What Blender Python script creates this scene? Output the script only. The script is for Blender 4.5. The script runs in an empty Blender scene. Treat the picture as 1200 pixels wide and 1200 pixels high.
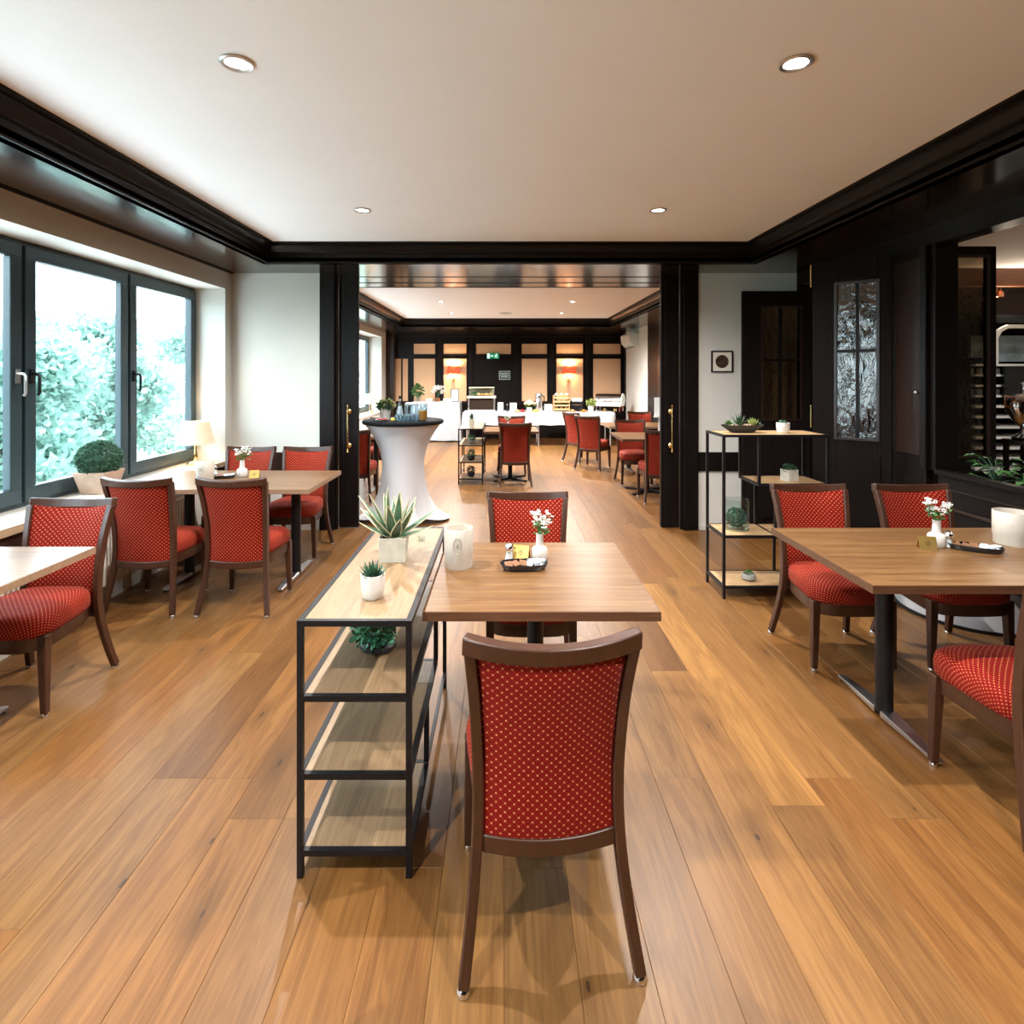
import bpy, math, random
from mathutils import Vector, Matrix
random.seed(7)
R = math.radians
scene = bpy.context.scene
COL = scene.collection

# ------------------------------------------------------------------ camera, world, exposure
F = 670.0                                   # focal length in pixels of the 1200 px frame
cam_d = bpy.data.cameras.new('camera'); cam = bpy.data.objects.new('camera', cam_d); COL.objects.link(cam)
cam.location = (0, 0, 1.55); cam.rotation_euler = (R(90), 0, 0)
cam_d.sensor_width = 36; cam_d.lens = F / 1200 * 36
cam_d.shift_x = 10 / 1200; cam_d.shift_y = -160 / 1200
cam_d.clip_start = 0.02; cam_d.clip_end = 300
scene.camera = cam
scene.view_settings.view_transform = 'Standard'; scene.view_settings.look = 'None'
scene.view_settings.gamma = 1; scene.view_settings.use_curve_mapping = False
scene.view_settings.exposure = 0.88
scene.cycles.max_bounces = 8; scene.cycles.diffuse_bounces = 5; scene.cycles.glossy_bounces = 4
scene.cycles.transparent_max_bounces = 16; scene.cycles.transmission_bounces = 6
scene.cycles.sample_clamp_indirect = 6; scene.cycles.caustics_reflective = False; scene.cycles.caustics_refractive = False
SKY = 8.0
w = bpy.data.worlds.new('overcast_sky'); scene.world = w; w.use_nodes = True
bg = w.node_tree.nodes['Background']; bg.inputs[0].default_value = (0.72, 0.87, 1.0, 1); bg.inputs[1].default_value = SKY
SPOT_W = 148.0
SPOT_C = (1.0, 0.96, 0.92)

# ------------------------------------------------------------------ materials
class NT:
    def __init__(s, name):
        s.m = bpy.data.materials.new(name); s.m.use_nodes = True
        s.t = s.m.node_tree; s.n = s.t.nodes; s.l = s.t.links
        s.b = s.n['Principled BSDF']; s.out = s.n['Material Output']
    def new(s, typ, **k):
        o = s.n.new(typ)
        for a, b in k.items(): setattr(o, a, b)
        return o
    def put(s, sock, v):
        if isinstance(v, bpy.types.NodeSocket): s.l.new(v, sock)
        else: sock.default_value = v
    def M(s, op, a, b=0.0, c=None, clamp=False):
        o = s.new('ShaderNodeMath', operation=op, use_clamp=clamp)
        s.put(o.inputs[0], a); s.put(o.inputs[1], b)
        if c is not None: s.put(o.inputs[2], c)
        return o.outputs[0]
    def mix(s, f, a, b, blend='MIX'):
        o = s.new('ShaderNodeMix', data_type='RGBA', blend_type=blend)
        s.put(o.inputs[0], f); s.put(o.inputs[6], a if isinstance(a, bpy.types.NodeSocket) else (*a, 1)); s.put(o.inputs[7], b if isinstance(b, bpy.types.NodeSocket) else (*b, 1))
        return o.outputs[2]
    def coord(s, kind='Object'): return s.new('ShaderNodeTexCoord').outputs[kind]
    def mapping(s, v, scale=(1, 1, 1), loc=(0, 0, 0)):
        o = s.new('ShaderNodeMapping'); s.l.new(v, o.inputs[0]); o.inputs[3].default_value = scale; s.put(o.inputs[1], loc); return o.outputs[0]
    def noise(s, v, scale, detail=3, rough=.5, dist=0.0):
        o = s.new('ShaderNodeTexNoise'); s.l.new(v, o.inputs['Vector'])
        o.inputs['Scale'].default_value = scale; o.inputs['Detail'].default_value = detail
        o.inputs['Roughness'].default_value = rough; o.inputs['Distortion'].default_value = dist
        return o.outputs[0]
    def ramp(s, f, stops):
        o = s.new('ShaderNodeValToRGB'); s.l.new(f, o.inputs[0]); e = o.color_ramp.elements
        while len(e) < len(stops): e.new(.5)
        for q, (p, c) in zip(e, stops): q.position = p; q.color = (*c, 1)
        return o.outputs[0]
    def bump(s, h, strength=.2, dist=.002):
        o = s.new('ShaderNodeBump'); s.l.new(h, o.inputs['Height']); o.inputs['Strength'].default_value = strength; o.inputs['Distance'].default_value = dist
        s.l.new(o.outputs[0], s.b.inputs['Normal'])

def plain(name, c, rough=.5, metal=0.0, var=.08, nscale=40, bump=0.0, spec=.5, coat=0.0, emit=None, estr=0, trans=0.0):
    t = NT(name)
    n = t.noise(t.coord(), nscale, 3)
    lo = tuple(x * (1 - var) for x in c); hi = tuple(min(1, x * (1 + var)) for x in c)
    t.l.new(t.ramp(n, [(.3, lo), (.7, hi)]), t.b.inputs['Base Color'])
    t.b.inputs['Roughness'].default_value = rough; t.b.inputs['Metallic'].default_value = metal
    t.b.inputs['Specular IOR Level'].default_value = spec; t.b.inputs['Coat Weight'].default_value = coat
    if bump: t.bump(n, bump)
    if emit: t.b.inputs['Emission Color'].default_value = (*emit, 1); t.b.inputs['Emission Strength'].default_value = estr
    if trans:
        tl = t.new('ShaderNodeBsdfTranslucent'); tl.inputs[0].default_value = (*c, 1)
        mx = t.new('ShaderNodeMixShader'); mx.inputs[0].default_value = trans
        t.l.new(t.b.outputs[0], mx.inputs[1]); t.l.new(tl.outputs[0], mx.inputs[2]); t.l.new(mx.outputs[0], t.out.inputs[0])
    return t.m

def wood(name, lo, hi, scale=(12, 1.2, 12), rough=.4, ior=1.5, tint=False, knots=False, bump=.08, coat=0.0, spec=.5, fine=60, contrast=(.3, .7)):
    """grain runs along the direction in which `scale` is smallest"""
    t = NT(name); v = t.coord()
    oi = t.new('ShaderNodeObjectInfo')
    off = t.new('ShaderNodeCombineXYZ')
    t.l.new(t.M('MULTIPLY', oi.outputs['Random'], 37.0), off.inputs[0]); t.l.new(t.M('MULTIPLY', oi.outputs['Random'], 91.0), off.inputs[1]); t.l.new(t.M('MULTIPLY', oi.outputs['Random'], 13.0), off.inputs[2])
    ad = t.new('ShaderNodeVectorMath', operation='ADD'); t.l.new(v, ad.inputs[0]); t.l.new(off.outputs[0], ad.inputs[1]); v = ad.outputs[0]
    sv = t.mapping(v, scale)
    n1 = t.noise(sv, 1.0, 4, .6, .6)
    n2 = t.noise(t.mapping(v, tuple(x * 8 for x in scale)), 1.0, 2, .6)
    rings = t.M('FRACT', t.M('MULTIPLY', n1, 7.0))
    rings = t.M('ABSOLUTE', t.M('SUBTRACT', rings, .5))
    f = t.M('ADD', t.M('MULTIPLY', n1, .55), t.M('ADD', t.M('MULTIPLY', rings, .32), t.M('MULTIPLY', n2, .3)))
    c = t.ramp(f, [(contrast[0], lo), (contrast[1], hi)])
    if tint: c = t.mix(1.0, c, oi.outputs['Color'], 'MULTIPLY')
    if knots:
        vo = t.new('ShaderNodeTexVoronoi', voronoi_dimensions='2D'); t.l.new(t.mapping(v, (3.4, 1.15, 1)), vo.inputs['Vector']); vo.inputs['Scale'].default_value = 1.0
        d = vo.outputs['Distance']
        gate = t.new('ShaderNodeSeparateColor'); t.l.new(vo.outputs['Color'], gate.inputs[0])
        g = t.M('GREATER_THAN', gate.outputs[0], .52)
        halo = t.M('MULTIPLY', t.M('MULTIPLY', t.M('SUBTRACT', 1.0, t.M('MULTIPLY', d, 5.0, clamp=True), clamp=True), .5), g)
        c = t.mix(halo, c, tuple(x * .55 for x in lo))
        core = t.M('MULTIPLY', t.M('LESS_THAN', t.M('ADD', d, t.M('MULTIPLY', n2, .07)), t.M('ADD', .036, t.M('MULTIPLY', gate.outputs[1], .03))), g)
        c = t.mix(t.M('MULTIPLY', core, .85), c, (.03, .015, .008))
    t.l.new(c, t.b.inputs['Base Color'])
    t.b.inputs['Roughness'].default_value = rough; t.b.inputs['Coat Weight'].default_value = coat; t.b.inputs['Specular IOR Level'].default_value = spec
    t.b.inputs['IOR'].default_value = ior
    t.bump(n2, bump)
    return t.m

def fabric(name, ax):
    t = NT(name); sep = t.new('ShaderNodeSeparateXYZ'); t.l.new(t.coord('UV' if ax[1] == 1 else 'Object'), sep.inputs[0])
    a, b = sep.outputs[ax[0]], sep.outputs[ax[1]]
    p = .0235
    u = t.M('DIVIDE', t.M('ADD', a, b), p); v = t.M('DIVIDE', t.M('SUBTRACT', a, b), p)
    fu = t.M('SUBTRACT', t.M('FRACT', u), .5); fv = t.M('SUBTRACT', t.M('FRACT', v), .5)
    d = t.M('SQRT', t.M('ADD', t.M('MULTIPLY', fu, fu), t.M('MULTIPLY', fv, fv)))
    dot = t.M('LESS_THAN', d, .15)
    ln = t.M('LESS_THAN', t.M('MINIMUM', t.M('ABSOLUTE', fu), t.M('ABSOLUTE', fv)), .07)
    n = t.noise(t.coord(), 700, 2)
    base = t.ramp(n, [(.3, (.135, .0018, .0007)), (.7, (.21, .004, .0014))])
    c = t.mix(t.M('MULTIPLY', ln, .45), base, (.29, .022, .007))
    c = t.mix(t.M('MULTIPLY', dot, .95), c, (.62, .27, .11))
    t.l.new(c, t.b.inputs['Base Color']); t.b.inputs['Roughness'].default_value = .75; t.b.inputs['Specular IOR Level'].default_value = .15
    t.b.inputs['Sheen Weight'].default_value = .05; t.b.inputs['Sheen Tint'].default_value = (1, .6, .5, 1)
    t.bump(t.M('SUBTRACT', n, t.M('MULTIPLY', ln, .4)), .25, .001)
    return t.m

def glass(name, tint=(1, 1, 1), rough=.0, refl=.06, bump=None, alpha=None):
    """see-through pane: transparent plus a mirror share that grows at grazing angles"""
    t = NT(name)
    tr = t.new('ShaderNodeBsdfTransparent'); tr.inputs[0].default_value = (*tint, 1)
    gl = t.new('ShaderNodeBsdfGlossy'); gl.inputs['Roughness'].default_value = rough
    lw = t.new('ShaderNodeLayerWeight'); lw.inputs[0].default_value = .5
    f = t.M('ADD', t.M('MULTIPLY', t.M('POWER', lw.outputs['Facing'], 5.0), .75), refl * .6)
    if bump:
        n = t.noise(t.mapping(t.coord(), bump[1]), bump[0], 3, .55, 1.2)
        bp = t.new('ShaderNodeBump'); t.l.new(n, bp.inputs['Height']); bp.inputs['Strength'].default_value = bump[2]; bp.inputs['Distance'].default_value = .01
        t.l.new(bp.outputs[0], gl.inputs['Normal']); t.l.new(bp.outputs[0], lw.inputs['Normal'])
    mx = t.new('ShaderNodeMixShader'); t.l.new(f, mx.inputs[0]); t.l.new(tr.outputs[0], mx.inputs[1]); t.l.new(gl.outputs[0], mx.inputs[2])
    t.l.new(mx.outputs[0], t.out.inputs[0])
    return t.m

def glow(name, c, s):
    t = NT(name); e = t.new('ShaderNodeEmission'); e.inputs[0].default_value = (*c, 1); e.inputs[1].default_value = s
    t.l.new(e.outputs[0], t.out.inputs[0]); return t.m

MT = dict(
    plank=wood('oak_floor', (.092, .036, .0088), (.275, .135, .042), (13, .8, 8), .38, tint=True, knots=True, spec=.38, bump=.05, contrast=(.22, .86)),
    subfloor=plain('floor_joint', (.20, .10, .04), .7),
    ceiling=plain('ceiling_paint', (.93, .93, .93), .8, var=.01, nscale=3),
    wall=plain('wall_paint', (.60, .585, .535), .75, var=.015, nscale=4),
    lacquer=wood('dark_lacquer', (.010, .006, .005), (.020, .011, .008), (20, 1.0, 20), .15, bump=.01, spec=.5, ior=2.9),
    darkwood=wood('dark_stained_wood', (.0045, .0032, .0030), (.009, .006, .0055), (25, 25, 1.5), .36, bump=.03, spec=.15),
    doorwood=wood('matt_dark_door_wood', (.0065, .0048, .0044), (.012, .009, .008), (25, 25, 1.5), .5, bump=.03, spec=.04),
    brownwood=wood('brown_stained_wood', (.015, .008, .006), (.030, .014, .009), (25, 25, 1.5), .3, bump=.03, spec=.35),
    oakbeam=wood('brown_oak_beam', (.10, .035, .015), (.20, .08, .035), (1.2, 10, 10), .5),
    chairwood=wood('walnut_stained_beech', (.036, .0125, .006), (.062, .022, .010), (18, 18, 2), .34, bump=.03),
    fabric_back=fabric('red_fabric_back', (0, 2)), fabric_seat=fabric('red_fabric_seat', (0, 1)),
    chrome=plain('chrome', (.75, .75, .76), .12, 1, var=.02), steel=plain('brushed_steel', (.62, .62, .63), .28, 1, var=.05),
    brass=plain('brass', (.80, .55, .22), .2, 1, var=.04), gold=plain('gold_foil', (.78, .52, .16), .32, .9, var=.05),
    blackmetal=plain('black_metal', (.006, .006, .007), .4, spec=.3, var=.1), anthracite=plain('anthracite_aluminium', (.026, .050, .060), .35, var=.05),
    tabletop=wood('zebrano_laminate', (.105, .047, .016), (.250, .134, .053), (.8, 30, 30), .33, bump=.02, contrast=(.38, .72)),
    edgedark=wood('dark_table_edge', (.07, .030, .014), (.13, .060, .028), (1.5, 30, 30), .4),
    edgelight=wood('ash_table_edge', (.20, .12, .07), (.33, .21, .13), (1.5, 30, 30), .4),
    shelfoak=wood('oak_shelf', (.17, .10, .050), (.31, .205, .11), (14, 1.1, 14), .4, bump=.03),
    shelfoakx=wood('oak_shelf_long', (.42, .25, .115), (.62, .42, .23), (1.1, 14, 14), .4, bump=.03),
    white=plain('white_ceramic', (.64, .62, .58), .3, var=.02), cooler=plain('cream_porcelain', (.56, .52, .45), .35, var=.02),
    coolerline=plain('cream_relief', (.40, .37, .31), .4, var=.02),
    cement=plain('pale_cement', (.52, .50, .42), .8, var=.12, nscale=25, bump=.1), greycement=plain('grey_cement', (.30, .30, .28), .8, var=.12),
    terracotta=plain('washed_terracotta', (.50, .35, .26), .8, var=.1, nscale=20),
    blackstone=plain('black_stone', (.018, .018, .018), .6, var=.3, bump=.3, nscale=30), soil=plain('soil', (.05, .035, .025), .9, var=.4),
    pebble=plain('pebble', (.55, .42, .30), .7, var=.2),
    leaf=plain('leaf_green', (.045, .14, .030), .5, var=.4, nscale=60), leafdark=plain('leaf_dark', (.020, .070, .030), .5, var=.4, nscale=60),
    leafteal=plain('leaf_teal', (.060, .25, .12), .5, var=.4, nscale=60), leafpale=plain('leaf_pale', (.30, .36, .10), .5, var=.3, nscale=60),
    aloe=plain('aloe_green', (.065, .145, .085), .45, var=.3, nscale=25), aloeedge=plain('aloe_cream_margin', (.62, .55, .36), .5, var=.1),
    boxwood=plain('boxwood', (.060, .150, .095), .5, var=.5, nscale=50),
    blossom=plain('white_blossom', (.85, .84, .80), .6, var=.05), pink=plain('peach_rose', (.82, .42, .32), .6, var=.15), yellowrose=plain('yellow_rose', (.85, .62, .25), .6, var=.15),
    cloth=plain('white_tablecloth', (.44, .44, .45), .85, var=.02, nscale=200, bump=.05), stretch=plain('white_stretch_cloth', (.55, .545, .56), .75, var=.02, nscale=300),
    blackcloth=plain('black_cloth', (.005, .006, .007), .8, spec=.15), blackplastic=plain('black_gloss', (.008, .009, .010), .12, spec=.7),
    panelfabric=plain('apricot_wall_fabric', (.78, .47, .27), .8, var=.03, nscale=200), redshade=plain('red_lampshade', (.45, .05, .018), .8, emit=(1, .10, .025), estr=.4),
    sill=plain('pale_stone_sill', (.66, .62, .55), .35, var=.08, nscale=30), silledge=wood('sill_edge', (.30, .20, .12), (.45, .32, .2), (30, 1.5, 30), .5),
    radiator=plain('radiator_enamel', (.72, .68, .62), .4, var=.02), plasticwhite=plain('white_plastic', (.78, .78, .76), .4, var=.02), plasticgrey=plain('grey_plastic', (.62, .66, .62), .45, var=.02),
    lampshade=plain('linen_lampshade', (.62, .52, .38), .8, emit=(1, .80, .52), estr=.22),
    lens=glow('lit_lens', (1, .93, .80), 14), bulb=glow('lit_bulb', (1, .75, .45), 12), exitgreen=glow('exit_green', (.02, .22, .10), .5), exitwhite=glow('exit_white', (.6, 1, .75), .8),
    signwhite=plain('sign_print', (.55, .68, .62), .5), signdark=plain('sign_green_black', (.010, .020, .017), .4),
    paper=plain('paper', (.72, .69, .62), .8, var=.02), juice=plain('orange_juice', (.75, .26, .02), .3, var=.05), cherry=plain('cherry_red', (.35, .015, .02), .3), lemon=plain('lemon', (.75, .55, .10), .4),
    amber=plain('amber_cordial', (.45, .20, .03), .3), pastry=plain('bread_crust', (.50, .27, .10), .7, var=.25, nscale=15), crate=wood('pine_crate', (.42, .22, .09), (.62, .38, .18), (1.5, 20, 20), .6),
    photo=plain('dark_photo', (.05, .03, .02), .4, var=.9, nscale=25), mat=plain('mat_board', (.70, .67, .58), .8, var=.02),
    pane=glass('window_glass', (.97, .99, .98)), tumbler=glass('drinking_glass', (.88, .95, .98), refl=.28),
    obscure=glass('obscured_glass', (.55, .48, .39), .10, .14, bump=(6.0, (2.2, 2.2, 1.0), .9)), crystal=glass('clear_glass', (.90, .95, .95), refl=.10),
    spice=plain('salt', (.78, .74, .72), .7), ovenglass=plain('oven_glass', (.02, .013, .009), .3, spec=.15), beige=plain('beige_enamel', (.60, .50, .38), .4),
    reflector=plain('pale_reflector', (.88, .87, .86), .8, var=.03, nscale=3), lawn=plain('lawn', (.24, .34, .22), .9, var=.3, nscale=2), treeleaf=plain('tree_leaf', (.30, .46, .40), .6, var=.5, nscale=3, trans=.4), bark=plain('bark', (.12, .09, .07), .9, var=.3),
    bar_reflection=plain('painted_mirror_reflection', (.50, .62, .70), .2, var=.25, nscale=8), barback=plain('bar_backing', (.008, .005, .004), .7, spec=.05), copper=plain('copper', (.55, .25, .13), .22, 1, var=.05),
    tray=plain('black_tray', (.006, .010, .014), .08, spec=.8), sachet=plain('sachet_paper', (.75, .80, .84), .5, var=.1), brownsachet=plain('brown_sachet', (.20, .09, .04), .5, var=.2),
)
MT['bottle_green'] = plain('bottle_green', (.012, .045, .02), .1); MT['bottle_amber'] = plain('bottle_amber', (.22, .07, .015), .1); MT['bottle_clear'] = plain('bottle_clear', (.5, .55, .55), .1)

# ------------------------------------------------------------------ mesh builder
class MB:
    def __init__(s): s.v = []; s.f = []
    def add(s, vs, fs):
        b = len(s.v); s.v += [tuple(p) for p in vs]; s.f += [tuple(b + i for i in f) for f in fs]; return s
    def box(s, x0, x1, y0, y1, z0, z1):
        return s.add([(x0, y0, z0), (x1, y0, z0), (x1, y1, z0), (x0, y1, z0), (x0, y0, z1), (x1, y0, z1), (x1, y1, z1), (x0, y1, z1)],
                     [(0, 3, 2, 1), (4, 5, 6, 7), (0, 1, 5, 4), (1, 2, 6, 5), (2, 3, 7, 6), (3, 0, 4, 7)])
    def cbox(s, c, d, rz=0, rx=0, ry=0):
        m = Matrix.Translation(c) @ Matrix.Rotation(rz, 4, 'Z') @ Matrix.Rotation(ry, 4, 'Y') @ Matrix.Rotation(rx, 4, 'X')
        h = [x / 2 for x in d]
        t = MB().box(-h[0], h[0], -h[1], h[1], -h[2], h[2])
        return s.add([m @ Vector(p) for p in t.v], t.f)
    def rings(s, rs, cap0=True, cap1=True):
        n = len(rs[0]); vs = [p for r in rs for p in r]; fs = []
        for k in range(len(rs) - 1):
            for i in range(n):
                j = (i + 1) % n
                fs.append((k * n + i, k * n + j, (k + 1) * n + j, (k + 1) * n + i))
        if cap0: fs.append(tuple(reversed(range(n))))
        if cap1: fs.append(tuple(range((len(rs) - 1) * n, len(rs) * n)))
        return s.add(vs, fs)
    def lathe(s, prof, c=(0, 0, 0), seg=20, cap0=True, cap1=True, sx=1, sy=1):
        rs = []
        for r, z in prof:
            r = max(r, 1e-4)
            rs.append([(c[0] + sx * r * math.cos(2 * math.pi * i / seg), c[1] + sy * r * math.sin(2 * math.pi * i / seg), c[2] + z) for i in range(seg)])
        return s.rings(rs, cap0, cap1)
    def ball(s, c, r, seg=12, n=7, sz=1.0, sx=1, sy=1):
        return s.lathe([(r * math.sin(math.pi * k / n), -r * sz * math.cos(math.pi * k / n)) for k in range(n + 1)], c, seg, sx=sx, sy=sy)
    def tube(s, pts, r, seg=8, caps=True):
        pts = [Vector(p) for p in pts]; n = len(pts)
        rr = r if isinstance(r, (list, tuple)) else [r] * n
        rs = []; up = None
        for i, p in enumerate(pts):
            t = (pts[min(i + 1, n - 1)] - pts[max(i - 1, 0)]).normalized()
            if up is None: up = Vector((0, 0, 1)) if abs(t.z) < .9 else Vector((1, 0, 0))
            a = t.cross(up).normalized(); up = a.cross(t).normalized()
            rs.append([p + rr[i] * (math.cos(2 * math.pi * k / seg) * a + math.sin(2 * math.pi * k / seg) * up) for k in range(seg)])
        return s.rings(rs, caps, caps)
    def sweep(s, pts, sizes, side=(1, 0, 0)):
        """rectangular section: first size along `side`, second across it"""
        pts = [Vector(p) for p in pts]; n = len(pts); rs = []
        for i, p in enumerate(pts):
            t = (pts[min(i + 1, n - 1)] - pts[max(i - 1, 0)]).normalized()
            a = Vector(side); a = (a - t * a.dot(t)).normalized(); b = t.cross(a)
            w_, d_ = sizes[i] if isinstance(sizes, list) else sizes
            rs.append([p + a * w_ / 2 * sx + b * d_ / 2 * sy for sx, sy in ((-1, -1), (1, -1), (1, 1), (-1, 1))])
        return s.rings(rs)
    def prism(s, poly, axis, a, b):
        f = {'x': lambda u, v, t: (t, u, v), 'y': lambda u, v, t: (u, t, v), 'z': lambda u, v, t: (u, v, t)}[axis]
        return s.rings([[f(u, v, a) for u, v in poly], [f(u, v, b) for u, v in poly]])
    def card(s, c, d, w, l, nrm=None):
        """a small folded leaf: base at c, pointing along d"""
        d = Vector(d).normalized(); n = Vector(nrm) if nrm is not None else Vector((random.gauss(0, 1), random.gauss(0, 1), random.gauss(0, 1)))
        a = d.cross(n)
        if a.length < 1e-3: a = d.orthogonal()
        a.normalize(); c = Vector(c)
        k = a.cross(d) * w * .25
        return s.add([c, c + d * l * .55 + a * w / 2 + k, c + d * l, c + d * l * .55 - a * w / 2 + k], [(0, 1, 2), (0, 2, 3)])
    def leafball(s, c, r, n, w, l, sz=1.0, inner=.75):
        for _ in range(n):
            v = Vector((random.gauss(0, 1), random.gauss(0, 1), random.gauss(0, 1))).normalized()
            q = Vector((v.x, v.y, v.z * sz)) * r * random.uniform(inner, 1.0)
            d = (v + Vector((random.gauss(0, .5), random.gauss(0, .5), random.gauss(0, .5)))).normalized()
            s.card(Vector(c) + q, d, w * random.uniform(.7, 1.2), l * random.uniform(.7, 1.2))
        return s
    def blade(s, base, az, el0, el1, length, width, n=6, thick=.3):
        """a fleshy tapering leaf that starts at elevation el0 and bends to el1"""
        p = Vector(base); rs = []
        for k in range(n + 1):
            t = k / n; el = el0 + (el1 - el0) * t
            d = Vector((math.cos(az) * math.cos(el), math.sin(az) * math.cos(el), math.sin(el)))
            a = Vector((-math.sin(az), math.cos(az), 0)); b = a.cross(d)
            wd = width * (0.75 + .5 * t if t < .35 else .925 * (1 - ((t - .35) / .65) ** 1.4)) + .0008
            rs.append([p + a * wd / 2, p - b * wd * thick * .5, p - a * wd / 2, p + b * wd * thick * .12])
            p = p + d * length / n
        return s.rings(rs)
    def build(s, name, mat, parent=None, smooth=True, bevel=0.0, seg=2, angle=40):
        me = bpy.data.meshes.new(name); me.from_pydata(s.v, [], s.f); me.update()
        me.materials.append(MT[mat] if isinstance(mat, str) else mat)
        if smooth:
            me.shade_smooth(); me.set_sharp_from_angle(angle=R(angle))
        o = bpy.data.objects.new(name, me); COL.objects.link(o)
        if parent: o.parent = parent
        if bevel:
            m = o.modifiers.new('edge', 'BEVEL'); m.width = bevel; m.segments = seg; m.limit_method = 'ANGLE'; m.angle_limit = R(50)
        return o

def B(*a): return MB().box(*a)
def thing(name, label, cat, loc=(0, 0, 0), rz=0.0, group=None):
    o = bpy.data.objects.new(name, None); COL.objects.link(o); o.empty_display_size = .1
    o.location = loc; o.rotation_euler = (0, 0, rz); o['label'] = label; o['category'] = cat; o['kind'] = 'thing'
    if group: o['group'] = group
    return o
def tag(o, label, cat, group=None, loc=None):
    o['label'] = label; o['category'] = cat; o['kind'] = 'thing'
    if group: o['group'] = group
    if loc: o.location = loc
    return o
def struct(o, label=None, cat=None):
    o['kind'] = 'structure'
    if label: o['label'] = label
    if cat: o['category'] = cat
    return o
def stuff(o): o['kind'] = 'stuff'; return o
def dup(root, loc, rz=0.0, label=None, group=None):
    r = root.copy(); COL.objects.link(r); r.location = loc; r.rotation_euler = (0, 0, rz)
    if label: r['label'] = label
    if group: r['group'] = group
    for ch in list(root.children):
        c = ch.copy(); COL.objects.link(c); c.parent = r
        for g in list(ch.children):
            d = g.copy(); COL.objects.link(d); d.parent = c
    return r

# ------------------------------------------------------------------ room measures
XL, XR, YB = -2.73, 2.95, 5.75            # window wall, partition with the folding doors, portal wall
XL2, YF = -2.85, 14.1                     # far room: window wall, end wall
ZC, ZS = 2.76, 2.58                       # ceiling, underside of the lacquered soffit
YBK = -3.2                                # wall behind the camera

# floor with its planks
flo = struct(B(-3.1, 7.4, YBK - .2, 14.3, -.10, -.012).build('floor', 'subfloor', smooth=False), 'wide oak plank floor running through both rooms', 'floor')
PW = .193
def plank_mesh(L):
    g = .0003; w_, l_, c = PW / 2 - g, L / 2 - g, .0009
    m = MB(); lo = [(-w_, -l_, -.012), (w_, -l_, -.012), (w_, l_, -.012), (-w_, l_, -.012)]
    mi = [(x, y, -c) for x, y, z in lo]; hi = [(x - math.copysign(c, x), y - math.copysign(c, y), 0) for x, y, z in lo]
    m.rings([lo, mi, hi], cap0=False)
    me = bpy.data.meshes.new('plank'); me.from_pydata(m.v, [], m.f); me.update(); me.materials.append(MT['plank']); return me
PM = {L: plank_mesh(L) for L in (2.20, 1.60, 1.10, 0.70)}
TINTS = [(1, 1, 1), (.90, .87, .84), (1.08, 1.06, 1.0), (.74, .68, .62), (1.0, .92, .82), (1.18, 1.19, 1.18), (.95, .98, 1.0), (1.05, .97, .86)]
rp = random.Random(11)
field = MB()
x0 = .967 - 20 * PW
lane = 0
while x0 + PW < 7.3:
    cx = x0 + PW / 2
    if cx > XL - .12 - PW and cx < XR + .10:
        y = YBK + rp.choice((0, -.4, -.8, -1.2, -1.6))
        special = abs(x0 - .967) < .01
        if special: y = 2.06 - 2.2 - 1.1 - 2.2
        while y < YF:
            L = rp.choice((2.2, 2.2, 2.2, 1.6))
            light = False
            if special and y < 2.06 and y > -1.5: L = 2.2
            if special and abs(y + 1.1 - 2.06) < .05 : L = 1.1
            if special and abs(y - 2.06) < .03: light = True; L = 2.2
            if special and y < -1: L = 1.1 if y > -2 else 2.2
            if y + L > .75 and y < YF:
                o = bpy.data.objects.new('plank', PM[L]); COL.objects.link(o); o.parent = flo
                o.location = (cx, y + L / 2, 0)
                tt = rp.choice(TINTS); k = rp.uniform(.94, 1.05)
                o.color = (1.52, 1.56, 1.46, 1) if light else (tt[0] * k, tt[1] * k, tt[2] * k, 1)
            else:
                field.box(cx - PW / 2 + .001, cx + PW / 2 - .001, y + .001, y + L - .001, -.012, 0)
            y += L
    elif cx > XR:
        field.box(cx - PW / 2 + .001, cx + PW / 2 - .001, YBK, 6.6, -.012, 0)
    x0 += PW
stuff(field.build('planking', 'plank', flo, smooth=False)).color = (1, .97, .93, 1)

# ceilings
struct(B(-2.10, 2.22, YBK, 5.18, ZC, ZC + .05).build('ceiling', 'ceiling', smooth=False), 'smooth white ceiling of the front dining room', 'ceiling')
struct(B(-2.13, 2.22, 6.78, 12.12, ZC, ZC + .05).build('ceiling', 'ceiling', smooth=False), 'white ceiling of the far breakfast room', 'ceiling')
struct(B(3.05, 7.4, YBK, 6.6, 2.62, 2.66).build('ceiling', 'ceiling', smooth=False), 'white ceiling of the bar room on the right', 'ceiling')
# roof slab closes everything above
struct(B(-3.4, 7.5, YBK - .2, 14.4, 2.85, 3.0).build('ceiling_slab', 'ceiling', smooth=False))
# lacquered soffits (their undersides mirror the room)
for nm, a in (('soffit_left', (XL - .1, -2.17, YBK, 5.25)), ('soffit_right', (2.29, XR + .1, YBK, 5.25)),
              ('soffit_middle', (XL2 - .1, XR + .1, 5.25, 6.70)), ('soffit_left', (XL2 - .1, -2.17, 6.70, 12.2)), ('soffit_right', (2.29, XR + .1, 6.70, 12.2)),
              ('soffit_back', (XL2 - .1, XR + .1, 12.2, YF + .1)), ('soffit_front', (-2.17, 2.29, YBK, -2.6))):
    struct(B(*a, ZS, ZS + .05).build(nm, 'lacquer', smooth=False))
for k, (yy) in enumerate((5.98, 6.35)):
    struct(B(-1.84, 1.95, yy, yy + .012, ZS - .004, ZS + .0).build('trim_%d' % (20 + k), 'darkwood', smooth=False))
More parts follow.
